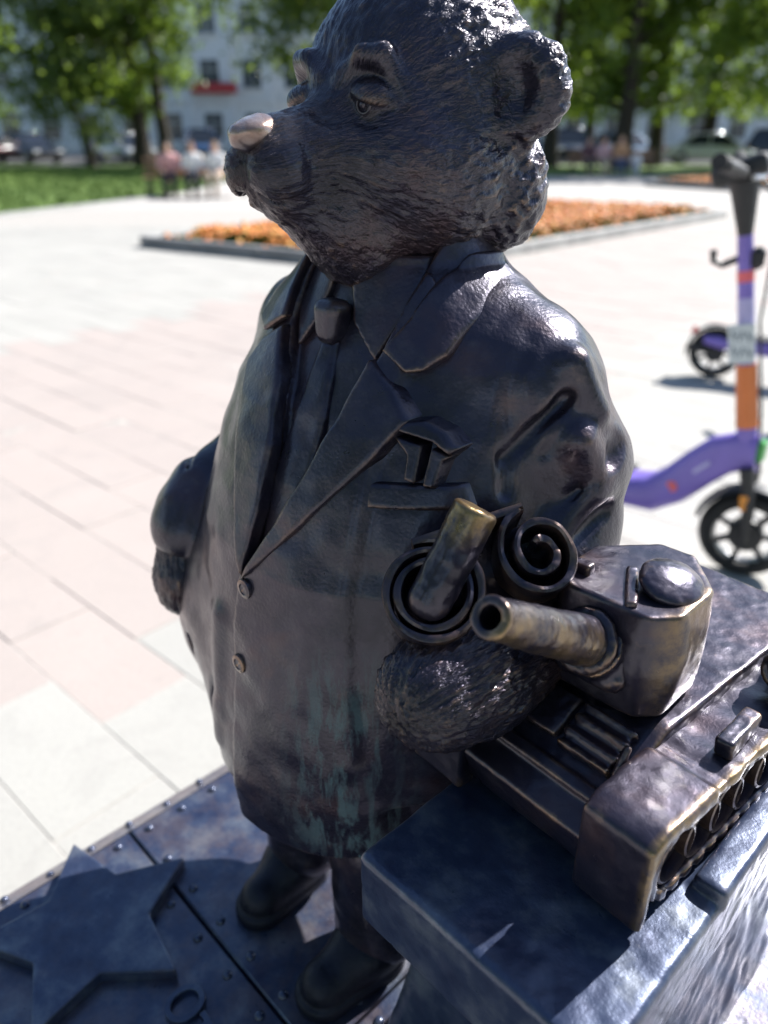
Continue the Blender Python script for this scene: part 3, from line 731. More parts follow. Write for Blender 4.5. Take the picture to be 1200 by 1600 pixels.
# ---------------------------------------------------------------- ground, paving, lawn, road
def sheet(name, poly, z, mat, kind='structure'):
    m = MB(); vs_ = [m.bm.verts.new((x, y, z)) for x, y in poly]; m.bm.faces.new(vs_)
    return tag(m.build(name, mat), kind=kind)
def paving_mat(name, c1, c2, rough=.85):
    t = NT(name); v = t.coord('Object'); oi = t.n('ObjectInfo'); g = t.n('NewGeometry')
    w = g.outputs['Position']
    f = t.noise(w, 1.3, 4, .6); s = t.noise(w, 90, 3, .7)
    col = t.mix(t.ramp(f, [(.3, 0), (.7, 1)]), c1, c2)
    col = t.mix(t.math('MULTIPLY', t.math('ADD', oi.outputs['Random'], g.outputs['Random Per Island']), .30), col, t.mix(.45, col, (.25, .235, .225)))
    col = t.mix(t.ramp(t.noise(w, 4.5, 6, .7, .8), [(.52, 0), (.72, .35)]), col, (.27, .25, .235))
    col = t.mix(t.ramp(s, [(.35, .22), (.55, 0)]), col, (.22, .21, .20))
    t.set(Base_Color=col, Roughness=rough, Normal=t.bump(s, .4, .0015)); return t.m
M['pave_pink'] = paving_mat('paving_pink', (.400, .338, .308), (.440, .374, .340))
M['pave_pale'] = paving_mat('paving_pale', (.392, .380, .348), (.436, .420, .385))
def far_pave():
    t = NT('paving_far'); g = t.n('NewGeometry'); w = g.outputs['Position']
    f = t.noise(w, .35, 5, .6); s = t.noise(w, 7, 4, .6)
    br = t.n('TexBrick', offset=.5); br.inputs['Scale'].default_value = 1; br.inputs['Brick Width'].default_value = .5; br.inputs['Row Height'].default_value = .25; br.inputs['Mortar Size'].default_value = .006
    mp = t.n('Mapping'); mp.inputs['Rotation'].default_value = (0, 0, R(42)); t.l(w, mp.inputs['Vector']); t.l(mp.outputs[0], br.inputs['Vector'])
    br.inputs['Color1'].default_value = (.40, .385, .36, 1); br.inputs['Color2'].default_value = (.43, .41, .385, 1); br.inputs['Mortar'].default_value = (.36, .345, .325, 1)
    col = t.mix(t.ramp(f, [(.35, 0), (.65, .5)]), br.outputs['Color'], (.41, .365, .335)); col = t.mix(t.ramp(s, [(.4, .12), (.6, 0)]), col, (.38, .36, .34))
    t.set(Base_Color=col, Roughness=.88); return t.m
M['pave_far'] = far_pave()
M['sand'] = plain('joint_sand', (.385, .36, .33), .95, var=.25, scale=20)
sheet('ground', [(-600, -600), (600, -600), (600, 600), (-600, 600)], -.05, plain('soil', (.20, .18, .13), .95, var=.3, scale=.6))
sheet('paving_bed', [(-14, -8), (14, -8), (14, 16), (-14, 16)], -.0018, M['sand'])
YA = R(-42); ca, sa = math.cos(YA), math.sin(YA); PW, PD, PH = .50, .25, .035
def paver_mesh(mat):
    m = MB(); m.box((0, 0, -PH / 2), (PW - .003, PD - .003, PH), bevel=.0012); return m.mesh('paving_slab', mat)
PM = {k: paver_mesh(M[k]) for k in ('pave_pink', 'pave_pale')}
cf, sf = math.cos(R(26.1)), math.sin(R(26.1))
cells = []
for i in range(-34, 34):
    for j in range(-60, 60):
        u = (i + (.5 if j % 2 else 0)) * PW; v = j * PD
        x = ca * u - sa * v; y = sa * u + ca * v
        if not (-10.5 < x < 10.5 and -4 < y < 13): continue
        t_ = .79 * x - .61 * y
        cells.append((x, y, 'pave_pink' if -5.2 < t_ < -1.67 else 'pave_pale'))
bed_hole = [(-3.3, 10.5), (.3, 8.1), (6.3, 14.6), (2.6, 17)]
def inside(p, poly):
    c = False
    for k in range(len(poly)):
        (x1, y1), (x2, y2) = poly[k], poly[(k + 1) % len(poly)]
        if (y1 > p[1]) != (y2 > p[1]) and p[0] < (x2 - x1) * (p[1] - y1) / (y2 - y1) + x1: c = not c
    return c
def seen(x, y):
    d = y * cf + 1.3 * sf
    if d < .3: return None
    px = 600 + 1200 * x / d; py = 800 - 1200 * (y * sf - 1.3 * cf) / d
    if not (-60 < px < 1260 and py < 1640): return None
    if 420 < px < 930 or (px > 330 and py > 1000 and px < 1000): return None
    return d
cells = [c for c in cells if not inside(c[:2], bed_hole)]
near = sorted([(seen(c[0], c[1]), c) for c in cells if seen(c[0], c[1]) is not None])[:290]
nearset = {c for _, c in near}
paving = tag(empty('pavement'), kind='structure')
for _, (x, y, k) in near:
    o = link('paving_slab', PM[k], None, paving); o.location = (x, y, random.uniform(-.0015, .0015)); o.rotation_euler = (random.uniform(-.003, .003), random.uniform(-.003, .003), YA)
for k in PM:
    V = []; F = []
    hx, hy = (PW - .003) / 2, (PD - .003) / 2
    for c in cells:
        if c in nearset or c[2] != k: continue
        if math.hypot(c[0], c[1] - .63) < .35: continue
        z = random.uniform(-.0015, .0015); b = len(V)
        for dx, dy, dz in ((-hx, -hy, -.02), (hx, -hy, -.02), (hx, hy, -.02), (-hx, hy, -.02), (-hx + .004, -hy + .004, 0), (hx - .004, -hy + .004, 0), (hx - .004, hy - .004, 0), (-hx + .004, hy - .004, 0)):
            V.append((c[0] + ca * dx - sa * dy, c[1] + sa * dx + ca * dy, z + dz))
        F += [(b + 4, b + 5, b + 6, b + 7), (b, b + 1, b + 5, b + 4), (b + 1, b + 2, b + 6, b + 5), (b + 2, b + 3, b + 7, b + 6), (b + 3, b, b + 4, b + 7)]
    me = bpy.data.meshes.new('far_slabs'); me.from_pydata(V, [], F); me.materials.append(M[k])
    tag(link('far_paving_slabs', me, None, paving), kind='stuff')
FP = [(-10.6, -8), (-9.6, 6), (-4.9, 20), (-4.5, 28.7), (60, 28.7), (60, -30), (-60, -30), (-60, 6)]
m = MB()     # the rest of the square, butted against the laid slabs
for poly in ([(-60, -40), (60, -40), (60, -4), (-60, -4)], [(10.4, -4), (60, -4), (60, 13), (10.4, 13)], [(-60, -4), (-10.4, -4), (-10.4, 8), (-60, 8)], [(-7.6, 12.9), (60, 12.9), (60, 28.7), (-4.5, 28.7), (-4.9, 20)]):
    m.bm.faces.new([m.bm.verts.new((x, y, -.004)) for x, y in poly])
tag(m.build('square', M['pave_far']), kind='structure')
def grass_mat():
    t = NT('lawn_grass'); w = t.n('NewGeometry').outputs['Position']
    f = t.noise(w, .5, 5, .6); s = t.noise(w, 9, 5, .7)
    col = t.ramp(f, [(.3, (.100, .175, .025)), (.7, (.165, .245, .036))]); col = t.mix(t.ramp(s, [(.35, .6), (.65, 0)]), col, (.040, .085, .016))
    t.set(Base_Color=col, Roughness=.8, Normal=t.bump(s, 1, .04)); return t.m
M['grass'] = grass_mat()
sheet('lawn', [(-80, 8), (-9.1, 8), (-4.9, 20), (-4.5, 28.7), (80, 28.7), (80, 41), (-80, 41)], .02, M['grass'])
# low kerb along the lawn
m = MB(); pts = [(-9.1, 8), (-4.9, 20), (-4.5, 28.7), (60, 28.7)]
for (x1, y1), (x2, y2) in zip(pts, pts[1:]):
    L = math.hypot(x2 - x1, y2 - y1); m.box(((x1 + x2) / 2, (y1 + y2) / 2, .02), (L, .08, .09), (0, 0, math.atan2(y2 - y1, x2 - x1)))
tag(m.build('lawn_kerb', plain('kerb_grey', (.36, .36, .35), .85, scale=4)), kind='structure')
# grass blades over the nearer part of the lawn
V = []; F = []
rg = random.Random(3)
n = 0
while n < 16000:
    x = rg.uniform(-16, 4); y = rg.uniform(11, 37)
    if not inside((x, y), [(-80, 8), (-9.1, 8), (-4.9, 20), (-4.5, 28.7), (80, 28.7), (80, 41), (-80, 41)]): continue
    a = rg.uniform(0, 6.28); h = rg.uniform(.05, .12); w = .03; b = len(V); lx, ly = rg.uniform(-.04, .04), rg.uniform(-.04, .04)
    V += [(x - w * math.cos(a), y - w * math.sin(a), .015), (x + w * math.cos(a), y + w * math.sin(a), .015), (x + lx, y + ly, .02 + h)]; F.append((b, b + 1, b + 2)); n += 1
me = bpy.data.meshes.new('grass'); me.from_pydata(V, [], F); me.materials.append(M['grass'])
tag(link('grass', me), 'short green grass tufts standing on the lawn', 'grass', kind='stuff')
sheet('road', [(-90, 41.2), (90, 41.2), (90, 60), (-90, 60)], -.02, plain('asphalt', (.055, .055, .058), .9, var=.25, scale=2))
sheet('far_walk', [(-90, 60.2), (90, 60.2), (90, 90), (-90, 90)], .03, plain('far_paving', (.35, .34, .32), .9, var=.2, scale=1))
# flower beds ---------------------------------------------------------------
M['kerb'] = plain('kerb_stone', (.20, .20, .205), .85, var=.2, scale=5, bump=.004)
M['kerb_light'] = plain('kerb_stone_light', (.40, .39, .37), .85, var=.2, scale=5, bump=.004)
M['petal'] = plain('marigold_petal', (.78, .25, .035), .6, var=.25, scale=14); M['petal2'] = plain('marigold_petal_yellow', (.80, .38, .05), .6, var=.2, scale=14)
M['leafy'] = plain('bedding_leaf', (.075, .14, .03), .6, var=.3, scale=12)
M['soil'] = plain('bed_soil', (.07, .05, .035), .95, var=.3, scale=10)
def flower_bed(N, L, Rr, label, count, seed):
    N, L, Rr = Vector((*N, 0)), Vector((*L, 0)), Vector((*Rr, 0)); Fp = L + Rr - N
    bed = tag(empty('flower_bed', N), label, 'flower bed', 'flower beds on the square')
    cs = [N, Rr, Fp, L]
    m = MB(); m.bm.faces.new([m.bm.verts.new(c - N + Vector((0, 0, .06))) for c in cs]); m.build('soil', M['soil'], bed)
    for k in range(4):
        a, b = cs[k] - N, cs[(k + 1) % 4] - N; n = max(2, int((b - a).length / .95)); d = (b - a) / n
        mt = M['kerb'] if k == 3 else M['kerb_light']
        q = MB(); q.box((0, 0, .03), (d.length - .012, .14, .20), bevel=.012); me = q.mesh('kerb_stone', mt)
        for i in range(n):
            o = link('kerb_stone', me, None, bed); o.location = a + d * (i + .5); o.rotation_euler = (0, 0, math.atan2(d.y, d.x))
    rg = random.Random(seed); e1_, e2_ = Rr - N, L - N
    V = []; F = []; mi = []; V2 = []; F2 = []
    for _ in range(count):
        u, v = rg.uniform(.02, .98), rg.uniform(.02, .98); p = e1_ * u + e2_ * v
        edge = min(u, 1 - u) * e1_.length < .35 or min(v, 1 - v) * e2_.length < .35
        h = .12 + rg.uniform(0, .11) - (.06 if edge else 0)
        b = len(V2)
        for k in range(3):
            a = rg.uniform(0, 6.28); r = rg.uniform(.05, .09); b = len(V2)
            V2 += [(p.x, p.y, .06), (p.x + r * math.cos(a), p.y + r * math.sin(a), h * .75), (p.x + r * math.cos(a + .9), p.y + r * math.sin(a + .9), h * .8), (p.x + .4 * r * math.cos(a + .4), p.y + .4 * r * math.sin(a + .4), h)]
            F2 += [(b, b + 1, b + 3), (b, b + 3, b + 2)]
        if edge and rg.random() < .6: continue
        r = rg.uniform(.030, .050); b = len(V); mt = 0 if rg.random() < .72 else 1; t0 = rg.uniform(0, 6)
        for k in range(6): V.append((p.x + r * math.cos(t0 + k * 1.047), p.y + r * math.sin(t0 + k * 1.047), h + rg.uniform(-.008, .008)))
        V.append((p.x, p.y, h + .035)); V.append((p.x, p.y, h - .02))
        for k in range(6): F += [(b + k, b + (k + 1) % 6, b + 6), (b + (k + 1) % 6, b + k, b + 7)]; mi += [mt, mt]
    me = bpy.data.meshes.new('flowers'); me.from_pydata(V, [], F); me.materials.append(M['petal']); me.materials.append(M['petal2']); me.polygons.foreach_set('material_index', mi)
    tag(link('flowers', me, None, bed), kind='stuff')
    me = bpy.data.meshes.new('foliage'); me.from_pydata(V2, [], F2); me.materials.append(M['leafy']); tag(link('foliage', me, None, bed), kind='stuff')
flower_bed((.28, 8.37), (-3.14, 10.55), (6.0, 14.49), 'large bed of orange flowers with stone kerb behind the bear\'s head', 7000, 5)
flower_bed((9.2, 21.6), (7.6, 24.2), (16, 25.2), 'far bed of orange flowers at the right edge behind the scooter', 2600, 6)
# ---------------------------------------------------------------- trees
def leaf_mat(name, c1, c2):
    t = NT(name); v = t.coord(); f = t.noise(v, .9, 3); s = t.noise(v, 11, 2)
    col = t.mix(t.ramp(f, [(.35, 0), (.65, 1)]), c1, c2); col = t.mix(t.ramp(s, [(.4, .35), (.6, 0)]), col, tuple(k * .5 for k in c1))
    t.set(Base_Color=col, Roughness=.45)
    tr = t.n('BsdfTranslucent'); t.l(t.mix(.4, col, (.30, .40, .03)), tr.inputs[0])
    ms = t.n('MixShader'); ms.inputs[0].default_value = .6; out = t.t.nodes['Material Output']
    t.l(t.b.outputs[0], ms.inputs[1]); t.l(tr.outputs[0], ms.inputs[2]); t.l(ms.outputs[0], out.inputs[0]); return t.m
M['leaf_a'] = leaf_mat('lime_leaves', (.095, .175, .026), (.175, .255, .040)); M['leaf_b'] = leaf_mat('pale_leaves', (.10, .155, .045), (.17, .23, .065)); M['leaf_c'] = leaf_mat('dark_leaves', (.065, .125, .024), (.115, .185, .034))
def bark():
    t = NT('bark'); v = t.coord(); f = t.noise(t.mapv(v, (6, 6, 1)), 3, 6, .7); t.set(Base_Color=t.ramp(f, [(.3, (.022, .018, .014)), (.7, (.065, .052, .04))]), Roughness=.95, Normal=t.bump(f, 1, .03)); return t.m
M['bark'] = bark()
def tree_meshes(seed, H, crown_r, low, r0, nleaf, leaf, lean=(0, 0), mat='leaf_a'):
    rg = random.Random(seed); m = MB(); N = 9
    trunk = [Vector((lean[0] * (k / N) ** 1.3 + rg.uniform(-.06, .06) * (k > 0), lean[1] * (k / N) + rg.uniform(-.06, .06) * (k > 0), H * .82 * k / N)) for k in range(N + 1)]
    rs = [r0 * (1.35 if k == 0 else 1) * (1 - .86 * k / N) for k in range(N + 1)]
    m.tube(trunk, rs, 10)
    tips = []
    for k in range(15):
        t = rg.uniform(.26, .97); b = trunk[min(N, int(t * N))]; a = rg.uniform(0, 6.28); L = crown_r * rg.uniform(.6, 1.0) * (1.15 - .5 * t)
        d = Vector((math.cos(a), math.sin(a), rg.uniform(-.05, .6)))
        pts = [b + d * L * s + Vector((0, 0, -.10 * L * s * s)) for s in (0, .35, .7, 1)]; rr = r0 * .36 * (1.1 - t)
        m.tube(pts, [rr, rr * .7, rr * .45, rr * .15], 6); tips += pts[1:]
    tm = m.mesh('trunk', M['bark'], True)
    V = []; F = []
    zc = (H + low) / 2; hz = (H - low) / 2
    clumps = [p for p in tips]
    while len(clumps) < 85:
        p = Vector((rg.gauss(0, 1), rg.gauss(0, 1), rg.gauss(0, 1))); p.normalize(); p *= rg.uniform(.35, 1) ** .5
        w = 1 - .35 * max(0, p.z)
        clumps.append(Vector((p.x * crown_r * w + lean[0] * .7, p.y * crown_r * w + lean[1] * .7, zc + p.z * hz)))
    per = nleaf // len(clumps)
    for c in clumps:
        s = rg.uniform(.45, 1.0)
        for _ in range(per):
            q = c + Vector((rg.gauss(0, s * .6), rg.gauss(0, s * .6), rg.gauss(0, s * .45) - .15 * s)); L = leaf * rg.uniform(.6, 1.3)
            n = Vector((rg.gauss(0, 1), rg.gauss(0, 1), rg.gauss(.6, 1))).normalized(); u = n.orthogonal().normalized(); u = Matrix.Rotation(rg.uniform(0, 6.28), 3, n) @ u; w = n.cross(u); b = len(V)
            V += [q - u * L * .5, q + w * L * .30 + n * L * .06, q + u * L * .55, q - w * L * .30 + n * L * .06]; F.append((b, b + 1, b + 2, b + 3))
    me = bpy.data.meshes.new('crown'); me.from_pydata([tuple(v) for v in V], [], F); me.materials.append(M[mat])
    return tm, me
KIND = {'broad': tree_meshes(1, 13, 4.6, 2.6, .42, 9500, .30, mat='leaf_a'), 'tall': tree_meshes(2, 16, 4.2, 3.2, .36, 9000, .30, (.5, .3), 'leaf_c'),
        'lean': tree_meshes(3, 9, 3.2, 2.0, .19, 6500, .26, (-1.6, .2), 'leaf_b'), 'bright': tree_meshes(4, 12, 4.8, 1.7, .34, 9500, .28, (.2, -.3), 'leaf_a')}
def tree(kind, x, y, s=1.0, rz=0.0, label='', group='park trees', mat=None):
    t = tag(empty('tree', (x, y, 0), rz), label, 'tree', group); t.scale = (s, s, s)
    a, b = KIND[kind]; link('trunk', a, None, t); link('crown', b, None, t); return t
tree('broad', -11.4, 40.0, 1.0, .4, 'thick dark-trunked tree left of the bear\'s nose, in front of the white building')
tree('tall', -10.2, 39.6, .9, 2.1, 'slimmer tree close beside the thick dark trunk left of the nose')
tree('lean', -12.8, 37.0, 1.0, .3, 'thin leaning tree with pale foliage at the upper left')
tree('bright', -18.5, 33.0, 1.0, 1.2, 'bushy bright green tree filling the top left corner')
tree('broad', -22.5, 39.0, .95, 3.0, 'broad tree at the far left edge behind parked cars')
tree('tall', 7.6, 39.0, 1.0, .9, 'dark tall tree just right of the bear\'s ear')
tree('broad', 10.4, 37.0, 1.0, 5.0, 'thick-trunked tree behind the far right bench')
tree('tall', 12.6, 39.5, .95, 3.3, 'slender tree right of the far bench')
tree('bright', 16.8, 35.0, 1.1, 2.2, 'bushy green tree above the scooter handlebar')
tree('broad', 20.6, 38.5, 1.0, 1.0, 'broad dark tree at the far right edge')
tree('tall', 3.4, 39.5, 1.0, 4.0, 'tall tree hidden in part by the bear\'s head')
tree('lean', -3.2, 40.0, 1.25, 2.6, 'pale-leaved tree behind the bear\'s forehead')
tree('bright', 14.0, 58.5, 1.15, .2, 'tree across the road at right, behind the cars')
tree('broad', 22.0, 58.0, 1.2, 2.0, 'tree across the road at the far right')
tree('tall', 6.0, 58.5, 1.1, 1.5, 'tall tree across the road behind the bear\'s ear')
tree('bright', -30.0, 57.0, 1.1, 4.4, 'tree across the road at the far left')
# trees added out of view to darken the horizon the bronze reflects
for k, (x, y, w) in enumerate([(-13, -9, 'left of'), (-6, -13, 'just left of'), (3, -15, 'straight behind'), (11, -11, 'right of'), (-20, -14, 'far left of'), (18, -9, 'far right of')]):
    tree(['broad', 'tall', 'bright', 'broad', 'tall', 'bright'][k], x, y, 1.0, k * 1.3, 'added tree outside the picture, behind and ' + w + ' the viewer', 'added trees behind the viewer')
tree('tall', -17, -1, 1.0, 3.3, 'added tree outside the picture, level with the viewer at left', 'added trees behind the viewer')
tree('bright', -26, 10, 1.0, 4.1, 'added tree outside the picture, on the lawn at far left', 'added trees behind the viewer')
# ---------------------------------------------------------------- building
M['wall'] = plain('white_render', (.76, .77, .78), .85, var=.06, scale=.6); M['trim'] = plain('white_trim', (.72, .72, .72), .8, var=.05, scale=2)
M['glass'] = plain('window_glass', (.035, .045, .06), .08, var=.3, scale=1.5); M['frame'] = plain('window_frame', (.55, .55, .54), .5)
M['red'] = plain('red_sign', (.42, .035, .04), .5); M['roofm'] = plain('roof_metal', (.16, .17, .18), .5, scale=2)
def building(x0, x1, y, h, label, storeys, pitch=3.1):
    b = tag(empty('town_building', ((x0 + x1) / 2, y, 0)), label, 'building'); W = x1 - x0
    m = MB(); m.box((0, 6, h / 2), (W, 12, h)); wall = m.build('wall', M['wall'], b)
    m = MB(); m.box((0, 5.8, h + .2), (W + .8, 12.6, .4)); m.build('cornice', M['trim'], b)
    m = MB(); m.loft([[(-W / 2, -.3, h + .4), (-W / 2, 12, h + .4), (-W / 2, 6, h + 2.6)], [(W / 2, -.3, h + .4), (W / 2, 12, h + .4), (W / 2, 6, h + 2.6)]]); m.build('roof', M['roofm'], b)
    q = MB(); q.box((0, -.02, 0), (1.5, .10, 2.1)); fm = q.mesh('window', M['frame'])
    q = MB()
    for sx in (-.36, .36): q.box((sx, -.075, -.35), (.62, .02, 1.2)); q.box((sx, -.075, .64), (.62, .02, .62))
    gm = q.mesh('pane', M['glass'])
    q = MB(); q.box((0, -.12, -1.12), (1.8, .3, .1)); sm_ = q.mesh('sill', M['trim'])
    n = int(W / pitch); fh = h / storeys
    for i in range(n):
        x = -W / 2 + (i + .5) * W / n
        for s in range(storeys):
            w = link('window', fm, None, b); w.location = (x, 0, fh * (s + .52)); link('pane', gm, None, w); link('sill', sm_, None, w)
    q = MB(); q.box((0, -.12, h / 2), (.55, .26, h - .02)); pm = q.mesh('pilaster', M['trim'])
    for i in range(n + 1):
        o = link('pilaster', pm, None, b); o.location = (-W / 2 + i * W / n, 0, 0)
    for z in (.6, fh + .05): q = MB(); q.box((0, -.29, z), (W, .06, .3)); q.build('string_course', M['trim'], b)
    return b
bl = building(-42, -2.2, 70, 15, 'long white building with tall windows and pilasters behind the trees at left', 4)
m = MB(); m.box((-13.5 + 22.1, -.55, 4.7), (3.6, .35, .75), bevel=.03); m.box((-13.5 + 22.1, -.36, 4.7), (3.4, .3, .5)); m.build('shop_sign', M['red'], bl)
building(4, 44, 76, 12, 'pale building glimpsed between the tree trunks at right', 3, 3.4)
# ---------------------------------------------------------------- cars
M['tyre'] = plain('tyre_rubber', (.02, .02, .021), .8); M['rim'] = plain('alloy_rim', (.45, .46, .48), .3, .9); M['carglass'] = plain('car_glass', (.02, .025, .035), .04, var=.1); M['lamp'] = plain('lamp_lens', (.75, .75, .75), .1); M['tail'] = plain('tail_lens', (.45, .02, .02), .15); M['blacktrim'] = plain('black_trim', (.02, .02, .02), .5)
def car_meshes(kind):
    L, W, H, cab = {'sedan': (4.5, 1.78, 1.46, (-1.45, -.85, .55, 1.35)), 'hatch': (4.0, 1.74, 1.52, (-1.85, -1.45, .35, 1.15)), 'suv': (4.5, 1.86, 1.70, (-2.05, -1.75, .45, 1.25))}[kind]
    h0, hb = .24, .60 * H
    def body():
        m = MB(); rings = []
        for x, zt, w in [(-L / 2, hb - .22, .86), (-L / 2 + .12, hb - .04, .95), (-L / 2 + .7, hb, 1), (0, hb + .02, 1), (L / 2 - 1.2, hb - .03, 1), (L / 2 - .5, hb - .14, .97), (L / 2 - .12, hb - .28, .92), (L / 2, hb - .40, .82)]:
            y = W / 2 * w; zb = h0 + (.10 if abs(x) > L / 2 - .2 else 0)
            rings.append([(x, -y * .94, zb), (x, -y, zb + .22), (x, -y * .99, zt - .10), (x, -y * .90, zt), (x, y * .90, zt), (x, y * .99, zt - .10), (x, y, zb + .22), (x, y * .94, zb)])
        m.loft(rings); return m
    a, b_, c, d = cab
    def cabin(k, z0, z1):
        m = MB(); rings = []
        for z, t in ((z0, 0), (z0 + (z1 - z0) * .55, .55), (z1 - .05, .93), (z1, 1)):
            xa = a + (b_ - a) * t; xb = d + (c - d) * t; y = (W / 2 * .90) * (1 - .20 * t) + k; xa -= k; xb += k
            if t == 1: xa += .12; xb -= .12; y -= .08
            rings.append([(xa, -y, z), (xb, -y, z), (xb, y, z), (xa, y, z)])
        m.loft(rings); return m
    return dict(L=L, W=W, H=H, body=body, glass=lambda: cabin(0, hb - .05, H - .06), cab=cab, hb=hb)
PAINT = {}
def paint(name, col, metal=.3):
    if name not in PAINT:
        t = NT('paint_' + name); v = t.coord(); t.set(Base_Color=t.ramp(t.noise(v, 3, 3), [(.3, tuple(k * .92 for k in col)), (.7, col)]), Roughness=.28, Metallic=metal, Coat_Weight=.8, Coat_Roughness=.06); PAINT[name] = t.m
    return PAINT[name]
WM = {}
def car(kind, col, rgb, x, y, rz, label):
    g = car_meshes(kind); c = tag(empty('parked_car', (x, y, -.02), rz), label, 'car', 'cars parked along the street'); pm = paint(col, rgb); L, W, H, hb = g['L'], g['W'], g['H'], g['hb']; a, b_, cc, d = g['cab']
    g['body']().build('body', pm, c, sm=True); g['glass']().build('window_band', M['carglass'], c)
    m = MB(); m.box(((b_ + cc) / 2, 0, H - .035), (cc - b_ - .08, W * .70, .07), bevel=.03)
    for s in (-1, 1):
        m.tube([(a - .02, s * W * .452, hb - .02), (b_ + .02, s * W * .365, H - .05)], .045, 6); m.tube([(d + .02, s * W * .452, hb - .02), (cc - .02, s * W * .365, H - .05)], .04, 6)
        m.tube([((a + d) / 2 - .05, s * W * .456, hb - .02), ((a + d) / 2 - .05, s * W * .37, H - .05)], .04, 6)
    m.build('roof', pm, c, sm=True)
    if 'w' not in WM:
        m = MB(); m.lathe([(.20, -.10), (.30, -.10), (.325, -.07), (.325, .07), (.30, .10), (.20, .10)], (0, 0, 0), 'Y', 22); WM['w'] = m.mesh('tyre', M['tyre'], True)
        m = MB(); m.lathe([(.0001, -.105), (.06, -.108), (.18, -.095), (.21, -.106), (.21, .106), (.18, .095), (.06, .108), (.0001, .105)], (0, 0, 0), 'Y', 18); WM['r'] = m.mesh('rim', M['rim'], True)
    for wx in (-L / 2 + .85, L / 2 - .85):
        for s in (-1, 1):
            w = link('wheel', WM['w'], None, c); w.location = (wx, s * (W / 2 - .10), .325); link('rim', WM['r'], None, w)
    for s in (-1, 1):
        m = MB(); m.box((L / 2 - .10, s * W * .36, hb - .30), (.16, .34, .15), bevel=.04); m.build('headlight', M['lamp'], c)
        m = MB(); m.box((-L / 2 + .05, s * W * .38, hb - .16), (.12, .30, .18), bevel=.03); m.build('tail_light', M['tail'], c)
        m = MB(); m.box((d - .10, s * (W / 2 + .06), hb + .06), (.12, .2, .13), bevel=.03); m.build('mirror', pm, c)
    m = MB(); m.box((L / 2 - .01, 0, .42), (.08, W * .7, .16), bevel=.02); m.build('grille', M['blacktrim'], c)
for a in [('suv', 'plum', (.10, .02, .03), -22.2, 46.5, R(95), 'dark red car at the left edge showing a tail light'),
          ('sedan', 'black', (.012, .012, .014), -18.9, 45.0, R(-40), 'black saloon car with a bright glint on its lamp'),
          ('hatch', 'navy', (.02, .03, .06), -15.6, 48.5, R(-80), 'navy hatchback behind the thin leaning trunk'),
          ('sedan', 'silver', (.50, .52, .55), -13.9, 45.6, R(-48), 'silver saloon right of the thin leaning trunk'),
          ('suv', 'blue', (.03, .07, .16), -10.2, 47.5, R(-75), 'dark blue car behind the pair of trunks at left'),
          ('hatch', 'black', (.012, .012, .014), -7.0, 46.5, R(-85), 'black hatchback behind the seated people in white'),
          ('sedan', 'blue', (.03, .07, .16), 7.6, 47.5, R(-85), 'blue saloon just right of the bear\'s neck fur'),
          ('suv', 'navy', (.02, .03, .06), 10.2, 47.0, R(-95), 'navy car between the trunks at right'),
          ('hatch', 'sky', (.16, .26, .42), 13.2, 47.0, R(-70), 'light blue hatchback right of the far bench'),
          ('sedan', 'white', (.62, .64, .66), 16.6, 43.4, R(-12), 'white saloon car parked left of the scooter handlebar'),
          ('suv', 'black', (.012, .012, .014), 21.8, 45.5, R(-60), 'black car at the right edge behind the scooter')]: car(*a)
# ---------------------------------------------------------------- benches and people
M['skin'] = plain('skin', (.52, .32, .24), .6); M['wood'] = plain('bench_wood', (.30, .17, .09), .6, scale=6); M['iron'] = plain('cast_iron', (.02, .02, .022), .5)
def cloth(name, col): return plain('cloth_' + name, col, .9, var=.1, scale=6)
def bench(x, y, rz, label, L=2.6):
    b = tag(empty('park_bench', (x, y, 0), rz), label, 'bench', 'park benches')
    for k in range(4): m = MB(); m.box((0, -.21 + k * .12, .44), (L, .10, .035), bevel=.008); m.build('seat_slat', M['wood'], b)
    for k in range(3): m = MB(); m.box((0, .25 + k * .03, .56 + k * .13), (L, .03, .10), (R(-13), 0, 0), bevel=.008); m.build('back_slat', M['wood'], b)
    for s in (-1, 0, 1):
        m = MB(); m.tube([(s * L * .45, -.24, 0), (s * L * .45, -.22, .42), (s * L * .45, .20, .42), (s * L * .45, .32, .90)], .025, 8); m.tube([(s * L * .45, .22, .42), (s * L * .45, .30, 0)], .025, 8); m.build('leg', M['iron'], b)
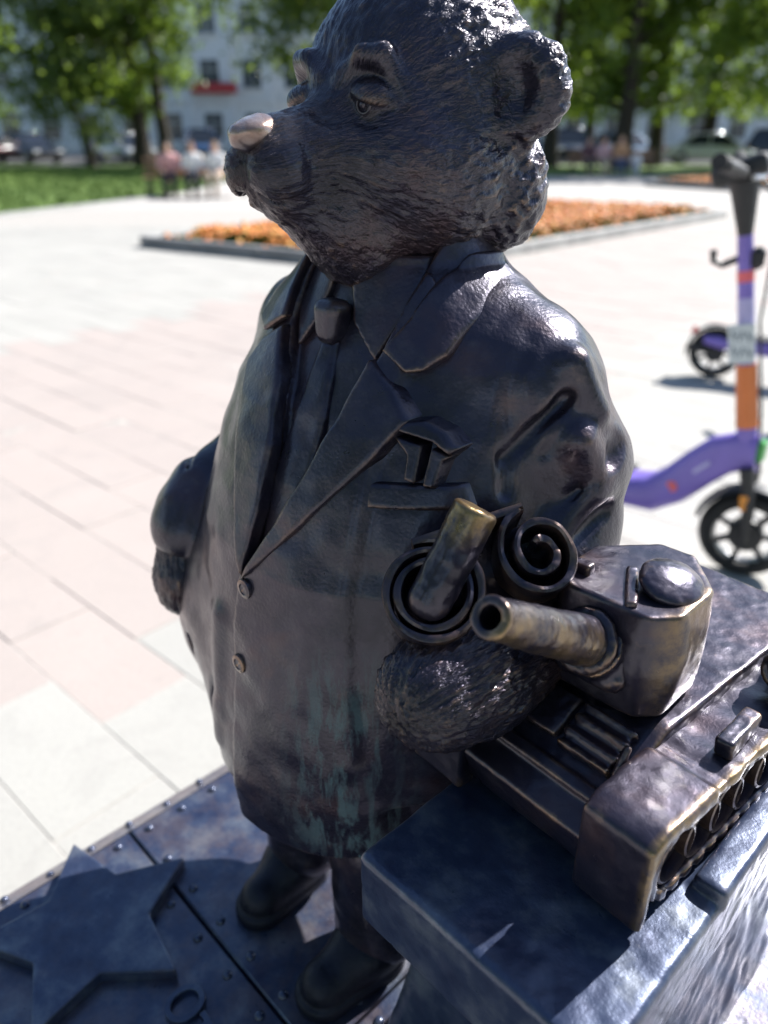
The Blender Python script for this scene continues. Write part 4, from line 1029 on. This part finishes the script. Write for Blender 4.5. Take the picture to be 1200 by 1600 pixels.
def seated(x, y, rz, shirt, pants, hair, label, s=1.0, lean=0.0):
    p = tag(empty('person', (x, y, 0), rz), label, 'person', 'people on the park benches'); p.scale = (s, s, s)
    def torso_f(P, k=0): return smin(smin(limb(P, (0, .05, .52), (0, .02 + lean, .92), .15 + k, .155 + k), limb(P, (-.13, .02 + lean, .97), (.13, .02 + lean, .97), .075 + k, .075 + k), .06), limb(P, (0, .0 + lean, .98), (0, -.01 + lean, 1.10), .06, .055), .03)
    def arms_f(P, k=0):
        d = None
        for q in (-1, 1):
            e = smin(limb(P, (q * .19, .02 + lean, .97), (q * .24, -.04 + lean, .72), .055 + k, .045 + k), limb(P, (q * .24, -.04 + lean, .72), (q * .12, -.30, .60), .044 + k, .034 + k), .02); d = e if d is None else np.minimum(d, e)
        return d
    def legs_f(P, k=0):
        d = None
        for q in (-1, 1):
            e = smin(limb(P, (q * .09, .05, .53), (q * .11, -.40, .53), .088 + k, .066 + k), limb(P, (q * .11, -.40, .53), (q * .11, -.42, .09), .062 + k, .045 + k), .03); d = e if d is None else np.minimum(d, e)
        return d
    def body_f(P):
        d = smin(smin(torso_f(P), arms_f(P), .03), legs_f(P), .04)
        d = smin(d, ball(P, (0, -.02 + lean, 1.20), (.078, .095, .118)), .02)
        d = smin(d, limb(P, (0, -.115 + lean, 1.205), (0, -.135 + lean, 1.180), .010, .014), .01)
        for q in (-1, 1):
            d = smin(d, ball(P, (q * .08, -.01 + lean, 1.20), (.012, .022, .032)), .006)
            d = smin(d, ball(P, (q * .11, -.32, .60), (.04, .055, .022)), .02)
            for f_ in range(4): d = smin(d, limb(P, (q * (.085 + f_ * .017), -.36, .60), (q * (.085 + f_ * .017), -.415, .585), .009, .008), .004)
            d = smin(d, limb(P, (q * .075, -.31, .60), (q * .055, -.355, .598), .010, .009), .005)
            d = smax(d, -ball(P, (q * .03, -.118 + lean, 1.218), (.014, .012, .009)), .008)
        return d
    sculpt('body', body_f, (-.36, -.5, .05), (.36, .28, 1.36), .016, M['skin'], p)
    sculpt('shirt', lambda P: smax(smin(torso_f(P, .014), smax(arms_f(P, .016), .70 - P[2], .01), .02), P[2] - 1.045 - .12 * np.abs(P[0]), .01), (-.36, -.4, .36), (.36, .28, 1.1), .02, cloth(shirt[0], shirt[1]), p)
    sculpt('trousers', lambda P: smax(legs_f(P, .014), .12 - P[2], .01), (-.26, -.54, .08), (.26, .2, .68), .02, cloth(pants[0], pants[1]), p)
    sculpt('hair', lambda P: smax(smin(ball(P, (0, .0 + lean, 1.225), (.09, .102, .115)), ball(P, (0, .06 + lean, 1.13), (.085, .06, .12)), .03), -ball(P, (0, -.10 + lean, 1.17), (.07, .07, .10)), .01), (-.13, -.15, .98), (.13, .16, 1.37), .012, cloth(hair[0], hair[1]), p)
    for q in (-1, 1): m = MB(); m.box((q * .11, -.46, .035), (.09, .25, .07), bevel=.025, seg=2); m.build('shoe', M['blacktrim'], p)
W_, PK, DK, JN = ('white', (.75, .74, .73)), ('pink', (.55, .30, .30)), ('dark', (.03, .03, .04)), ('denim', (.08, .11, .2)); BR, BK, LT = ('brown_hair', (.10, .055, .03)), ('dark_hair', (.02, .016, .014)), ('fair_hair', (.25, .16, .08))
bench(-4.40, 19.6, R(8), 'wooden park bench under the seated people left of the bear\'s nose', 2.4)
seated(-4.98, 19.45, R(12), PK, DK, BK, 'person in a pink top sitting at the left end of the bench', .9, -.06)
seated(-4.42, 19.45, R(4), W_, DK, BR, 'person in white with brown hair sitting mid bench', .9)
seated(-3.90, 19.5, R(-8), W_, ('beige', (.4, .33, .26)), LT, 'person in white with fair hair sitting nearest the bear\'s nose', .9)
bench(8.0, 29.6, R(-4), 'far wooden bench with people, right of the bear\'s ruff', 3.0)
seated(7.1, 29.45, R(6), ('plum', (.10, .05, .06)), DK, BK, 'person in dark clothes at the left of the far bench', .95)
seated(7.62, 29.45, R(4), ('rose', (.50, .33, .34)), ('beige', (.4, .33, .26)), BR, 'person in a pale pink top on the far bench', .95)
seated(8.2, 29.4, R(-4), ('tan', (.45, .26, .14)), JN, LT, 'fair-haired person in jeans on the far bench', .98)
seated(8.75, 29.3, R(-10), W_, ('pale_blue', (.45, .5, .6)), LT, 'small child in white and pale blue at the far bench', .66)
# ---------------------------------------------------------------- rental scooters (forward is +X)
M['violet'] = plain('violet_paint', (.22, .155, .55), .38, var=.08, coat=.3); M['orange'] = plain('orange_paint', (.72, .20, .055), .4, var=.08); M['black'] = plain('black_plastic', (.022, .022, .025), .5, var=.15); M['grip'] = plain('rubber_mat', (.03, .03, .033), .85); M['plate'] = M['plate']
M['signplate'] = plain('number_plate', (.62, .66, .68), .45, var=.05); M['ink'] = plain('plate_ink', (.12, .16, .20), .6); M['amber'] = plain('amber_reflector', (.75, .28, .03), .2); M['greenlamp'] = plain('green_sticker', (.05, .30, .06), .4); M['coral'] = plain('coral_sticker', (.75, .14, .16), .5); M['logo'] = plain('pale_print', (.50, .46, .75), .5); M['steel'] = plain('bare_steel', (.35, .35, .36), .35, .9)
def scooter(x, y, rz, steer, label):
    s = tag(empty('electric_scooter', (x, y, 0), rz), label, 'scooter', 'rental scooters parked on the square')
    # swooping main beam
    def section(px, pz, w, h, a):
        c_, s_ = math.cos(a), math.sin(a); out = []
        for k in range(16):
            t = 2 * math.pi * k / 16; ex = 1 if True else 1
            u = math.copysign(abs(math.cos(t)) ** .6, math.cos(t)) * w / 2; v = math.copysign(abs(math.sin(t)) ** .6, math.sin(t)) * h / 2
            out.append((px - s_ * v, u, pz + c_ * v))
        return out
    prof = [(-.60, .225, .10, .05, R(4)), (-.50, .215, .15, .075, R(0)), (-.20, .200, .165, .095, 0), (.06, .195, .165, .105, R(2)), (.15, .205, .15, .125, R(18)), (.22, .255, .115, .130, R(40)), (.29, .335, .095, .130, R(48)), (.345, .390, .085, .130, R(40)), (.40, .415, .080, .125, R(12)), (.45, .420, .075, .115, R(4))]
    m = MB(); m.loft([section(*p) for p in prof]); beam = m.build('frame_beam', M['violet'], s, sm=True)
    m = MB(); m.box((-.22, 0, .2505), (.56, .145, .008), bevel=.003); m.build('foot_mat', M['grip'], beam)
    for q in (-1, 1):
        m = MB(); m.lathe([(.0001, 0), (.019, 0), (.018, .002), (.0001, .002)], (.225, q * .0575, .262), 'Y', 16); m.build('round_sticker', M['coral'], beam)
        m = MB(); m.box((.30, q * .0475, .345), (.075, .002, .012), (0, R(-46), 0)); m.build('brand_print', M['logo'], beam)
        m = MB(); m.box((-.12, q * .083, .200), (.26, .004, .022), bevel=.0015); m.build('side_strip', plain('dark_violet', (.07, .04, .2), .5), beam)
    # steering column
    st = empty('steering', (.435, 0, 0)); st.parent = s; st.rotation_euler = (0, 0, steer)
    B = lambda z: -.02 - (z - .43) * .20
    def tube(name, z0, z1, r0, r1, mat, flat=1.0, par=st):
        m = MB(); m.tube([(B(z0), 0, z0), (B((z0 + z1) / 2), 0, (z0 + z1) / 2), (B(z1), 0, z1)], [r0, (r0 + r1) / 2, r1], 20, flat=flat); return m.build(name, mat, par, sm=True)
    tube('head_tube', .375, .50, .032, .030, M['violet']); tube('battery_sleeve', .50, .69, .033, .030, M['orange'])
    stem = tube('stem', .68, 1.06, .0245, .0215, M['violet'])
    tube('stem_print', .80, .88, .0240, .0236, M['logo'], par=stem); tube('sticker', .925, .955, .0239, .0237, M['coral'], par=stem)
    tube('stem_cowl', 1.05, 1.19, .026, .052, M['black'], .8)
    m = MB(); m.box((B(1.21) - .01, 0, 1.215), (.15, .10, .06), (0, R(-20), 0), bevel=.02, seg=2); m.build('display_housing', M['black'], st)
    bar = MB(); bar.tube([(B(1.2) - .03, -.23, 1.235), (B(1.2), -.12, 1.215), (B(1.2), 0, 1.205), (B(1.2), .12, 1.215), (B(1.2) - .03, .23, 1.235)], .016, 12); bar.build('handlebar', M['black'], st, sm=True)
    for q in (-1, 1):
        m = MB(); m.tube([(B(1.2) - .015, q * .13, 1.222), (B(1.2) - .045, q * .25, 1.242)], .021, 12); m.build('grip', M['grip'], st, sm=True)
        m = MB(); m.tube([(B(1.2) + .03, q * .09, 1.205), (B(1.2) + .06, q * .13, 1.205), (B(1.2) + .04, q * .22, 1.205)], .006, 6); m.build('brake_lever', M['steel'], st)
    m = MB(); m.tube([(B(.98) - .02, 0, .985), (B(.98) - .06, 0, .965), (B(.98) - .085, 0, .975), (B(.98) - .09, 0, 1.005)], .010, 8); m.build('bag_hook', M['black'], st)
    m = MB(); m.box((B(.98) + .03, 0, .99), (.04, .05, .06), bevel=.012); m.build('headlight', M['black'], st)
    for q in (-1, 1):
        m = MB(); m.tube([(B(1.2) + .03, q * .10, 1.20), (B(1.12) + .10, q * .06, 1.14), (B(1.0) + .07, q * .02, 1.02), (B(.8) + .034, q * .008, .82), (B(.55) + .040, q * .008, .55), (.03, q * .03, .34)], .0038, 6); m.build('brake_cable', M['black'], st, sm=True)
    # number plate on the side of the column
    m = MB(); m.box((B(.75) - .01, -.040, .755), (.072, .004, .115), (0, R(-11), 0), bevel=.0015); pl = m.build('number_plate', M['signplate'], st)
    m = MB()
    for r_ in range(2):
        for k in range(3):
            m.box((B(.75) - .010 - .020 + k * .020 + (.003 if r_ else -.006), -.0428, .778 - r_ * .046), (.004, .0012, .030), (0, R(-11 + (18 if k % 2 else -14)), 0)); m.box((B(.75) - .010 - .014 + k * .020 + (.003 if r_ else -.006), -.0428, .778 - r_ * .046), (.012, .0012, .004), (0, R(-11), 0))
    m.build('plate_characters', M['ink'], pl)
    # fork, wheels
    for q in (-1, 1):
        m = MB(); m.tube([(-.008, q * .045, .38), (.02, q * .055, .26), (.03, q * .055, .14)], [.022, .018, .016], 10); m.build('fork_leg', M['black'], st, sm=True)
        m = MB(); m.box((.006, q * .068, .275), (.026, .006, .05), (0, R(-10), 0), bevel=.002); m.build('reflector', M['amber'], st)
    def wheel(par, px):
        m = MB(); m.lathe([(.100, -.028), (.125, -.030), (.140, -.018), (.145, 0), (.140, .018), (.125, .030), (.100, .028)], (0, 0, 0), 'Y', 36, ring=True); t = m.build('wheel', M['tyre'], par, sm=True); t.location = (px, 0, .145)
        m = MB(); m.lathe([(.0001, -.034), (.045, -.034), (.052, -.026), (.052, .026), (.045, .034), (.0001, .034)], (0, 0, 0), 'Y', 24); m.build('hub', M['black'], t, sm=True)
        for k in range(7):
            a = k * 2 * math.pi / 7; m = MB(); m.box((.077 * math.cos(a), 0, .077 * math.sin(a)), (.055, .022, .016), (0, -a, 0)); m.build('spoke', M['black'], t)
        ring = [(.100 * math.cos(k * .2618), 0, .100 * math.sin(k * .2618)) for k in range(24)]
        m = MB(); m.tube(ring, .010, 6, closed=True); m.build('rim', M['steel'], t)
    wheel(st, .03); wheel(s, -.53)
    def fender(par, cx, a0, a1):
        m = MB(); rings = []
        for k in range(9):
            a = a0 + (a1 - a0) * k / 8; c_, s_ = math.cos(a), math.sin(a)
            rings.append([(cx + .158 * c_, -.038, .145 + .158 * s_), (cx + .166 * c_, -.030, .145 + .166 * s_), (cx + .166 * c_, .030, .145 + .166 * s_), (cx + .158 * c_, .038, .145 + .158 * s_), (cx + .154 * c_, .03, .145 + .154 * s_), (cx + .154 * c_, -.03, .145 + .154 * s_)])
        m.loft(rings); return m.build('mudguard', M['black'], par, sm=True)
    fender(st, .03, R(40), R(165)); rf = fender(s, -.53, R(60), R(190))
    m = MB(); m.box((-.66, 0, .27), (.03, .06, .035), bevel=.008); m.build('tail_light', M['tail'], rf)
    m = MB(); m.box((-.60, 0, .17), (.16, .09, .05), bevel=.015); m.build('rear_motor_guard', M['black'], s)
    m = MB(); m.box((.455, 0, .43), (.025, .05, .07), bevel=.008); m.build('front_sticker', M['greenlamp'], s)
    m = MB(); m.tube([(.02, -.04, .17), (.0, -.09, .09), (-.02, -.14, .012)], .010, 8); m.tube([(-.02, -.14, .012), (-.05, -.15, .008)], .012, 6); m.build('kickstand', M['steel'], s, sm=True)
    return s
scooter(.815, 2.50, R(-41), R(13), 'violet and orange electric scooter beside the bear, nearer of the two')
scooter(2.44, 4.28, R(-25), R(4), 'second violet scooter behind, only its rear wheel and deck showing')
